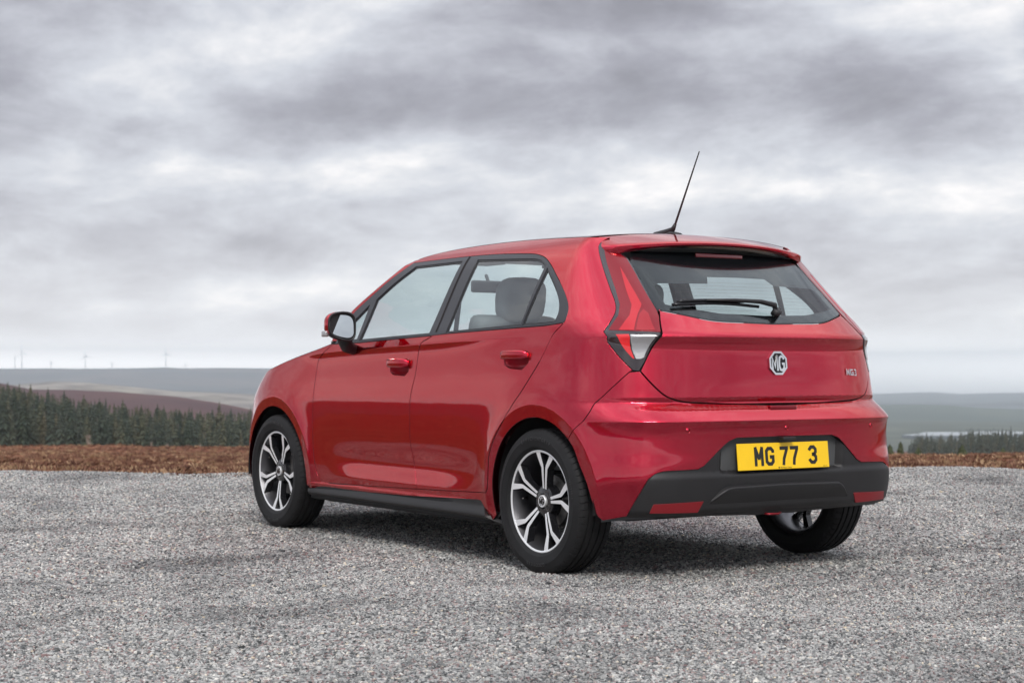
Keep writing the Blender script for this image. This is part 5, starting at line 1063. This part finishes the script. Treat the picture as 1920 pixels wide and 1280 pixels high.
AV = np.concatenate([np.linspace(YAW-.36, YAW+.36, 420), np.linspace(YAW+.36, YAW-.36+2*PI, 160)[1:-1]])
moor_m = bpy.data.materials.new('heather_moor'); moor_m.use_nodes = True; t = NT(moor_m.node_tree); b = t.n['Principled BSDF']; tcn = t.node('ShaderNodeTexCoord')
n1 = t.noise(tcn.outputs['Object'], 3.2, 6, .7); n2 = t.noise(tcn.outputs['Object'], .11, 4, .6)
c1 = t.ramp(n1, [(.32, (.050, .026, .018)), (.46, (.155, .070, .044)), (.56, (.27, .135, .080)), (.68, (.44, .29, .17))])
c2 = t.ramp(n2, [(.35, (.80, .62, .62)), (.6, (1.1, 1.05, .98))])
t.link(t.mix(1., c1, c2, 'MULTIPLY'), b.inputs['Base Color']); b.inputs['Roughness'].default_value = .95; b.inputs['Specular IOR Level'].default_value = .1
bp = t.node('ShaderNodeBump'); bp.inputs['Distance'].default_value = .25; bp.inputs['Strength'].default_value = .8; t.link(n1, bp.inputs['Height']); t.link(bp.outputs[0], b.inputs['Normal'])
def mh(DD, AA, X, Y):
    h = moor_h(DD, AA); k = np.clip((DD-14.2)/3, 0, 1); c = (DD > 13.0)
    bum = (.22*vnoise(X, Y, 2.2, 4) + .16*vnoise(X, Y, .8, 5) + .5*vnoise(X, Y, 9., 6))*k*np.clip(1.3-DD/110, .25, 1)
    inner = np.clip((14.5-DD)/1.5, 0, 1)
    er_ = edge_r(((AA-YAW+PI) % (2*PI))-PI+YAW)
    h = np.where(DD < er_, np.minimum(h, -.02), h)
    return h + bum*.6 - .03 - .16*np.clip((er_+.1-DD)/.4, 0, 1)
moor = polar('moor', np.concatenate([[5.6, 6.2, 6.6, 7., 7.6, 8.4, 9.2, 10., 11., 12., 12.6, 13.2], np.geomspace(13.7, 80, 120), np.geomspace(84, 600, 30)]), AV, mh, moor_m)
# tufts of heather and dead grass
tuft_m = bpy.data.materials.new('heather_tuft'); tuft_m.use_nodes = True; t = NT(tuft_m.node_tree); b = t.n['Principled BSDF']; oi = t.node('ShaderNodeObjectInfo'); b.inputs['Roughness'].default_value = .95; b.inputs['Specular IOR Level'].default_value = .1
t.link(t.ramp(oi.outputs['Random'], [(0, (.11, .055, .041)), (.35, (.17, .084, .058)), (.7, (.245, .135, .088)), (.88, (.42, .29, .175)), (1, (.20, .12, .07))]), b.inputs['Base Color'])
def tuft_mesh():
    V, F = [], []
    for k in range(18):
        a = random.uniform(0, 6.28); r = random.uniform(0, .6); x, y = r*math.cos(a), r*math.sin(a); h = random.uniform(.2, .45); lx, ly = x*1.6+random.uniform(-.45, .45), y*1.6+random.uniform(-.45, .45); w = .055
        c, s_ = math.cos(a+1.57)*w, math.sin(a+1.57)*w; n = len(V); V += [(x-c, y-s_, -.1), (x+c, y+s_, -.1), (lx+c*.6, ly+s_*.6, h*.7), (lx-c*.4, ly-s_*.4, h)]; F += [(n, n+1, n+2, n+3)]
    return V, F
def scatter_mesh(name, basevf, srcvf, m, dens, s0, s1, seed):
    """stuff: many copies of one small mesh over a sheet"""
    src = bpy.data.meshes.new(name+'_blade')
    o = mk(name, *basevf, m, None, False)
    ng = bpy.data.node_groups.new(name, 'GeometryNodeTree'); ng.interface.new_socket('Geometry', in_out='INPUT', socket_type='NodeSocketGeometry'); ng.interface.new_socket('Geometry', in_out='OUTPUT', socket_type='NodeSocketGeometry')
    N_ = ng.nodes; L_ = ng.links; gi = N_.new('NodeGroupInput'); go = N_.new('NodeGroupOutput')
    # the modifier's own mesh holds sheet (material slot 0) and, as a loose island far below, the tuft: split by index
    return o, ng, N_, L_, gi, go
def scatter_copies(name, pts_fn, vf, m, n, s0, s1, tilt=.25):
    """joined copies (numpy) of one mesh, each copy with its own tint value"""
    V0 = np.array(vf[0]); nV = len(V0); VV = []; tint = []
    P_ = pts_fn(n); n = len(P_)
    for p in P_:
        a = rng.uniform(0, 6.28); s_ = rng.uniform(s0, s1); c, q = math.cos(a)*s_, math.sin(a)*s_
        X = V0[:, 0]*c-V0[:, 1]*q; Y = V0[:, 0]*q+V0[:, 1]*c; VV.append(np.stack([X+p[0], Y+p[1], V0[:, 2]*s_*rng.uniform(.7, 1.3)+p[2]], -1)); tint.append(rng.uniform())
    V = np.concatenate(VV); F0 = np.array(vf[1]); F = (F0[None]+(np.arange(n)*nV)[:, None, None]).reshape(-1, F0.shape[1])
    me = bpy.data.meshes.new(name); me.vertices.add(len(V)); me.vertices.foreach_set('co', V.astype(np.float32).ravel()); k = F.shape[1]
    me.loops.add(len(F)*k); me.loops.foreach_set('vertex_index', F.ravel().astype(np.int32)); me.polygons.add(len(F)); me.polygons.foreach_set('loop_start', (np.arange(len(F))*k).astype(np.int32)); me.update(calc_edges=True)
    at_ = me.attributes.new('tint', 'FLOAT', 'FACE'); at_.data.foreach_set('value', np.repeat(np.array(tint, np.float32), len(F0)))
    me.materials.append(m); o = bpy.data.objects.new(name, me); COL.objects.link(o); return o
t = NT(tuft_m.node_tree); at_n = t.node('ShaderNodeAttribute', attribute_name='tint'); rm = [x for x in t.n if x.type == 'VALTORGB'][0]; t.link(at_n.outputs['Fac'], rm.inputs[0])
def moor_pts(n):
    d = 14.3*np.exp(rng.uniform(0, 1, n)**.85*math.log(75/14.3)); a = YAW + rng.uniform(-.42, .42, n); x = CAM.x+d*np.cos(a); y = CAM.y+d*np.sin(a)
    k = d > edge_r(a)+.05+.9*vnoise(a*40, a*0, 1, 31)
    d, a, x, y = d[k], a[k], x[k], y[k]; z = mh(d, a, x, y); return np.stack([x, y, z], -1)
ht = scatter_copies('heather_tufts', moor_pts, tuft_mesh(), tuft_m, 30000, .08, .19); tag(ht, kind='stuff')

# --- middle distance: valley floor, ridges, far plateau (each a real hill ring)
def hill_mat(name, stops, scale, sx_=1., rough=.95):
    m = bpy.data.materials.new(name); m.use_nodes = True; t = NT(m.node_tree); b = t.n['Principled BSDF']; tcn = t.node('ShaderNodeTexCoord')
    mp_ = t.node('ShaderNodeMapping'); t.link(tcn.outputs['Object'], mp_.inputs[0]); mp_.inputs['Scale'].default_value = (1, 1, sx_)
    t.link(t.ramp(t.noise(mp_.outputs[0], scale, 5, .55), stops), b.inputs['Base Color']); b.inputs['Roughness'].default_value = rough; b.inputs['Specular IOR Level'].default_value = .05; return m
def ridge(name, prof_px, d0, d1, d2, low, m, amp, seed, nd=18, outside=None):
    """a hill ring: rises from depth low at distance d0 to its crest at d1, falls again to d2; prof_px: (picture column, picture row of the crest)"""
    r_ = np.random.default_rng(seed); prof = wrapn(r_, len(AV), 9, amp)
    px = 960 - 3135*np.tan(np.clip(((AV-YAW+PI) % (2*PI))-PI, -1.3, 1.3)); dip = np.interp(px, [p[0] for p in prof_px], [(p[1]-688.7)/3135. for p in prof_px])
    crest = .875 - dip*d1; off = np.clip((np.abs(((AV-YAW+PI) % (2*PI))-PI)-.36)/.4, 0, 1); crest = crest + off*prof
    D = np.concatenate([np.linspace(d0, d1, nd), np.linspace(d1, d2, 6)[1:]])
    def hf(DD, AA, X, Y):
        c = crest[:, None]; up__ = sst(0, 1, (DD-d0)/(d1-d0))**.8; dn_ = sst(0, 1, (DD-d1)/(d2-d1))
        lo_ = np.minimum(low, c-4.)
        return lo_ + (c-lo_)*up__*(1-dn_) + (d1*.0011)*vnoise(X, Y, d1*.04, seed)*up__*(1-.8*(np.abs(DD-d1) < (d1-d0)*.08))
    return polar(name, D, AV, hf, m)
grass_f = hill_mat('valley_fields', [(.35, (.03, .045, .035)), (.5, (.05, .062, .045)), (.62, (.10, .11, .08)), (.75, (.04, .05, .04))], .004)
valley = polar('valley_floor', np.geomspace(500, 10400, 30), AV, lambda DD, AA, X, Y: -40 - 57*sst(500, 2150, DD) - 95*sst(2700, 6500, DD) + 3*vnoise(X, Y, 300, 9), grass_f)
ridge('heather_ridge', [(-900, 690), (0, 716), (60, 728), (130, 729), (220, 733), (330, 742), (400, 752), (470, 766), (560, 790), (700, 850), (1500, 900), (3000, 860)], 480, 900, 1300, -52, hill_mat('purple_heather', [(.3, (.045, .028, .032)), (.5, (.085, .050, .052)), (.7, (.13, .075, .065))], .006), 14, 11)
ridge('pale_hillside', [(-900, 700), (0, 722), (100, 714), (160, 716), (250, 724), (330, 732), (470, 738), (600, 748), (1200, 770), (1640, 830), (3000, 840)], 1700, 3000, 4000, -125, hill_mat('pale_grass', [(.38, (.10, .085, .08)), (.46, (.20, .175, .15)), (.53, (.28, .25, .21)), (.58, (.12, .10, .085)), (.66, (.30, .27, .21))], .0045), 40, 12)
ridge('wind_farm_plateau', [(-900, 690), (0, 690.5), (90, 690), (140, 690.5), (260, 690), (310, 688.5), (345, 690), (420, 689), (500, 690), (700, 694), (1100, 712), (1500, 745), (1660, 765), (3000, 775)], 4200, 6800, 8800, -130, hill_mat('plateau_moor', [(.3, (.028, .036, .044)), (.48, (.050, .056, .060)), (.58, (.10, .085, .08)), (.64, (.05, .05, .055)), (.8, (.16, .14, .11))], .0022), 90, 13)
ridge('far_green_hill', [(-3000, 900), (1300, 790), (1500, 768), (1640, 759), (1720, 758.5), (1780, 760), (1830, 764.5), (1920, 768), (2300, 778), (4000, 770)], 2900, 4300, 5600, -130, hill_mat('forest_hill', [(.3, (.035, .052, .044)), (.50, (.055, .075, .058)), (.58, (.08, .095, .06)), (.66, (.035, .05, .035))], .0016), 60, 14)
ridge('horizon_hills', [(-3000, 900), (1200, 760), (1500, 742), (1640, 740), (1750, 738), (1800, 741), (1850, 739), (1920, 738), (3000, 730)], 7600, 9400, 10400, -150, hill_mat('horizon_hill', [(.3, (.03, .04, .045)), (.7, (.06, .065, .06))], .0006), 120, 15)
# reservoir behind the right-hand wood
wm = mat('reservoir_water', (.10, .12, .14), .06, 0)
lv_ = []
for px_, d_ in ((1690, 2375), (1722, 2345), (1800, 2375), (1940, 2460), (2100, 2490), (2200, 2560), (1950, 2530), (1860, 2540), (1800, 2500), (1735, 2490), (1716, 2410)): lv_.append((*at(px_, d_), -92.))
lake = mk('lake', *prism([(p[0], p[1]) for p in lv_], -96, -92, 'xy'), wm, None, False); tag(lake, kind='structure')

# --- conifers
bark = mat('conifer_bark', (.075, .06, .05), .95)
needle = bpy.data.materials.new('conifer_needles'); needle.use_nodes = True; t = NT(needle.node_tree); b = t.n['Principled BSDF']; oi = t.node('ShaderNodeObjectInfo'); tcn = t.node('ShaderNodeTexCoord')
ca = t.ramp(t.noise(tcn.outputs['Object'], .9, 4, .6), [(.3, (.030, .042, .036)), (.5, (.050, .064, .050)), (.72, (.080, .092, .066))])
t.link(t.mix(1., ca, t.ramp(oi.outputs['Random'], [(0, (.65, .72, .62)), (.5, (1., 1., 1.)), (.85, (1.3, 1.15, .95)), (1, (1.6, 1.2, 1.)),]), 'MULTIPLY'), b.inputs['Base Color']); b.inputs['Roughness'].default_value = .9; b.inputs['Specular IOR Level'].default_value = .15
def conifer_mesh(seed, H=15., R=2.4, lev=30, bare=.12):
    r_ = random.Random(seed); V, F = [], []
    for l in range(lev):
        f_ = l/(lev-1); z = H*(bare + (1-bare)*f_**.92); rad = R*(1-f_)**.75*(r_.uniform(.75, 1.15)) + .12; nb = int(14-8*f_)
        for k in range(nb):
            a = 2*PI*(k+r_.random()*.7)/nb + l*2.4; rr = rad*r_.uniform(.65, 1.12); w = rr*.20+.07; dr = rr*r_.uniform(.45, .95)
            c, s_ = math.cos(a), math.sin(a); n = len(V)
            V += [(.0, 0, z+.15), (c*rr*.5-s_*w, s_*rr*.5+c*w, z-dr*.35), (c*rr, s_*rr, z-dr), (c*rr*.5+s_*w, s_*rr*.5-c*w, z-dr*.35), (c*rr*.55, s_*rr*.55, z-dr*.9-.25)]
            F += [(n, n+1, n+2), (n, n+2, n+3), (n+1, n+4, n+2), (n+3, n+2, n+4)]
    V += [(0, 0, H*1.035), (.13, 0, H*.93), (-.1, .1, H*.93), (-.1, -.1, H*.93)]; n = len(V)-4; F += [(n, n+1, n+2), (n, n+2, n+3), (n, n+3, n+1)]
    return V, F
CM = []
for sdd in range(7):
    V, F = conifer_mesh(sdd, 15.*(.94+.03*(sdd % 4)), 2.45+.3*(sdd % 3), 30)
    o = mk('tmp', V, F, needle, None, False); CM.append(o.data); bpy.data.objects.remove(o)
_tr = mk('tmp', *tube([(0, 0, 0), (0, 0, 6), (.05, 0, 14.6)], [.22, .16, .03], 7), bark, None); TRM = _tr.data; bpy.data.objects.remove(_tr)
def conifer(x, y, z, s_, i, label, group, rot):
    r_ = empty('conifer', (x, y, z), rot); r_.scale = (s_, s_, s_*1.0); tag(r_, label, 'tree', group)
    for nm, me in (('crown', CM[i % 7]), ('trunk', TRM)):
        o = bpy.data.objects.new(nm, me); COL.objects.link(o); o.parent = r_
    return r_
rr_ = random.Random(5)
def top_left(px): return float(np.interp(px, [-300, 0, 60, 150, 250, 380, 470, 700], [700, 716, 726, 742, 757, 768, 765, 775]))
def top_right(px): return float(np.interp(px, [1650, 1700, 1716, 1728, 1745, 1790, 1805, 1860, 1920, 2200], [832, 830, 806, 803, 808, 808, 798, 797, 800, 795]))
cnt = 0
for row, (d, n, lift) in enumerate(((262, 56, 9), (274, 52, 5), (288, 50, 1), (300, 40, -2))):
    for k in range(n):
        px = -45 + (k+rr_.uniform(-.42, .42)+.5*(row % 2))*(560/n); dd = d + rr_.uniform(-5, 5); x, y = at(px, dd)
        ytop = top_left(px) + lift*2.2 + rr_.gauss(0, 6); zt_ = .875-(ytop-688.7)/3135*dd; s_ = rr_.uniform(.86, 1.12)*(1.0)
        conifer(x, y, zt_-15.6*s_, s_, rr_.randrange(7), 'dark green spruce among many alike in the plantation beyond the moor, left', 'spruces in the left plantation', rr_.uniform(0, 6.28))
for row, (d, n, lift) in enumerate(((560, 32, 8), (590, 33, 3), (620, 32, 0))):
    for k in range(n):
        px = 1708 + (k+rr_.uniform(-.42, .42)+.5*(row % 2))*(250/n); dd = d + rr_.uniform(-8, 8); x, y = at(px, dd)
        ytop = top_right(px) + lift*1.5 + rr_.gauss(0, 2.6) + (6 if px < 1722 else 0); zt_ = .875-(ytop-688.7)/3135*dd; s_ = rr_.uniform(1.15, 1.5)
        conifer(x, y, zt_-15.6*s_, s_, rr_.randrange(7), 'hazy blue-green spruce among many alike in the distant wood, right', 'spruces in the right-hand wood', rr_.uniform(0, 6.28))
# the body of each wood behind its front ranks: uncountable, joined
def wood_mass(name, pxs, ds, dens, topf, seed):
    r2 = random.Random(seed); parts = []
    vf = conifer_mesh(50+seed, 15., 2.6, 9); V0 = np.array(vf[0]); VV, FF = [], []; F0 = np.array(vf[1])
    for k in range(dens):
        px = r2.uniform(*pxs); dd = r2.uniform(*ds); x, y = at(px, dd); zt_ = .875-(topf(px)+4+r2.gauss(0, 3)-688.7)/3135*dd; s_ = r2.uniform(.9, 1.25); a = r2.uniform(0, 6.28); c, q = math.cos(a)*s_, math.sin(a)*s_
        VV.append(np.stack([V0[:, 0]*c-V0[:, 1]*q+x, V0[:, 0]*q+V0[:, 1]*c+y, V0[:, 2]*s_+zt_-15.6*s_], -1)); FF.append(F0+k*len(V0))
    o = mk(name, np.concatenate(VV), np.concatenate(FF), needle, None, False); tag(o, kind='stuff'); return o
wood_mass('spruce_wood', (-400, 760), (303, 420), 900, top_left, 1)
wood_mass('spruce_wood', (1700, 2300), (630, 760), 420, top_right, 2)
# saplings and bushes along the moor's edge
bush_m = mat('sapling_green', (.045, .055, .022), .9, colnoise=(3, .5)); bare_m = mat('bare_birch', (.30, .24, .20), .9)
def sapling(px, ybase, hpx, d, m, label, R=.5, wpx=None):
    x, y = at(px, d); z = .875-(ybase-688.7)/3135*d; H = hpx/3135*d
    r_ = empty('sapling', (x, y, z-.15*H)); tag(r_, label, 'tree' if m is bush_m else 'shrub'); V, F = conifer_mesh(int(px), H*1.1, H*R, 12, .05); mk('crown', V, F, m, r_, False); mk('trunk', *tube([(0, 0, -.3), (0, 0, H*.9)], [.05*H, .01*H], 6), bark, r_)
sapling(1803.5, 852, 17, 52, bush_m, 'small dark green bushy sapling standing alone on the brown moor, right', .55)
sapling(1721, 849, 9, 62, bush_m, 'low scrubby green bush between the car and the lone sapling, right', .8)
sapling(1688, 847, 20, 95, bush_m, 'taller blurred young conifer close beside the red car bumper at right', .34)
sapling(1880, 846, 9, 80, bush_m, 'tiny conifer seedling on the moor edge nearest the right border', .5)
sapling(1668, 847, 14, 80, bush_m, 'yellowish green bush half hidden by the right edge of the bumper', .6)
def bare_tree(px, ybase, hpx, d, label):
    x, y = at(px, d); z = .875-(ybase-688.7)/3135*d; H = hpx/3135*d; r_ = empty('birch', (x, y, z-.4)); tag(r_, label, 'tree'); r2 = random.Random(int(px)); parts = [tube([(0, 0, 0), (.06*H*r2.uniform(-1, 1), 0, H*.5), (.05*H, 0, H)], [.045*H, .03*H, .01*H], 6)]; tw = []
    for k in range(70):
        zz = r2.uniform(.2, .95)*H; a = r2.uniform(0, 6.28); L = H*r2.uniform(.12, .3); tw.append(tube([(0, 0, zz), (L*.5*math.cos(a), L*.5*math.sin(a), zz+L*.55), (L*.8*math.cos(a), L*.8*math.sin(a), zz+L*1.0)], [.014*H, .008*H, .004*H], 4))
    mk('trunk', *join(parts), bare_m, r_); mk('crown', *join(tw), bare_m, r_)
bare_tree(166, 834, 26, 215, 'pale bare birch in front of the left plantation, tallest and leftmost of the bare ones')
bare_tree(284, 836, 15, 210, 'wide pale bare bush at the foot of the left plantation near its middle')
bare_tree(314, 836, 13, 215, 'small pale bare birch right of the wide bare bush')
bare_tree(354, 837, 12, 220, 'short pale bare shrub at the plantation foot, second from the right')
bare_tree(376, 837, 12, 220, 'short pale bare shrub at the plantation foot nearest the car')

# --- wind turbines
turb_m = mat('turbine_white', (.78, .79, .80), .5)
def turbine(px, ytop, ybase, d, rot, label, Rb=None):
    x, y = at(px, d); z0 = .875-(ybase+6-688.7)/3135*d; zh = .875-(ytop-688.7)/3135*d; Rb = Rb or (zh-z0)*.40
    r_ = empty('wind_turbine', (x, y, z0), bear(px)+PI); tag(r_, label, 'wind turbine', 'wind turbines on the far plateau'); Hh = zh-z0
    mk('tower', *tube([(0, 0, 0), (0, 0, Hh)], [2.2, 1.4], 12), turb_m, r_); mk('nacelle', *bmbox(1.5, 0, Hh+1.5, 11, 4, 4, 1), turb_m, r_)
    for k in range(3):
        a = rot+2*PI*k/3; o = mk('blade', *tube([(7.5, 0, 0), (7.5, 0, Rb*.2), (7.5, 0, Rb)], [.9, 1.7, .3], 6, True, (1, .35)), turb_m, r_); o.location = (0, 0, Hh+1.5); o.rotation_euler = (a, 0, 0)
TL_ = 'pale wind turbine on the far skyline, '
turbine(41, 663, 690, 7000, .12, TL_+'tallest of the pair at far left'); turbine(28, 673, 690, 7300, .7, TL_+'short dark stub left of the tallest pair', 8)
turbine(96, 681, 690, 7600, .4, TL_+'very faint one right of the left pair'); turbine(160, 668, 690, 7000, .25, TL_+'tall one between two faint ones')
turbine(210, 682, 690, 7600, .9, TL_+'small faint fifth one from the left'); turbine(311, 664, 688, 6900, 0.08, TL_+'tall one, second from the bonnet'); turbine(348, 684, 690, 7600, .5, TL_+'tiny faint one nearest the bonnet of the car')

# --- air
HB = 10600.
hzm = bpy.data.materials.new('haze'); hzm.use_nodes = True; t = NT(hzm.node_tree); t.n.clear(); pv = t.node('ShaderNodeVolumePrincipled'); pv.inputs['Color'].default_value = (.88, .95, 1, 1); pv.inputs['Density'].default_value = HAZE; pv.inputs['Anisotropy'].default_value = .55
o_ = t.node('ShaderNodeOutputMaterial'); t.link(pv.outputs[0], o_.inputs['Volume'])
if HAZE > 0:
    hb = mk('haze', *bmbox(0, 0, -75, HB*2, HB*2, 400, 0), hzm, None, False); tag(hb, kind='stuff')
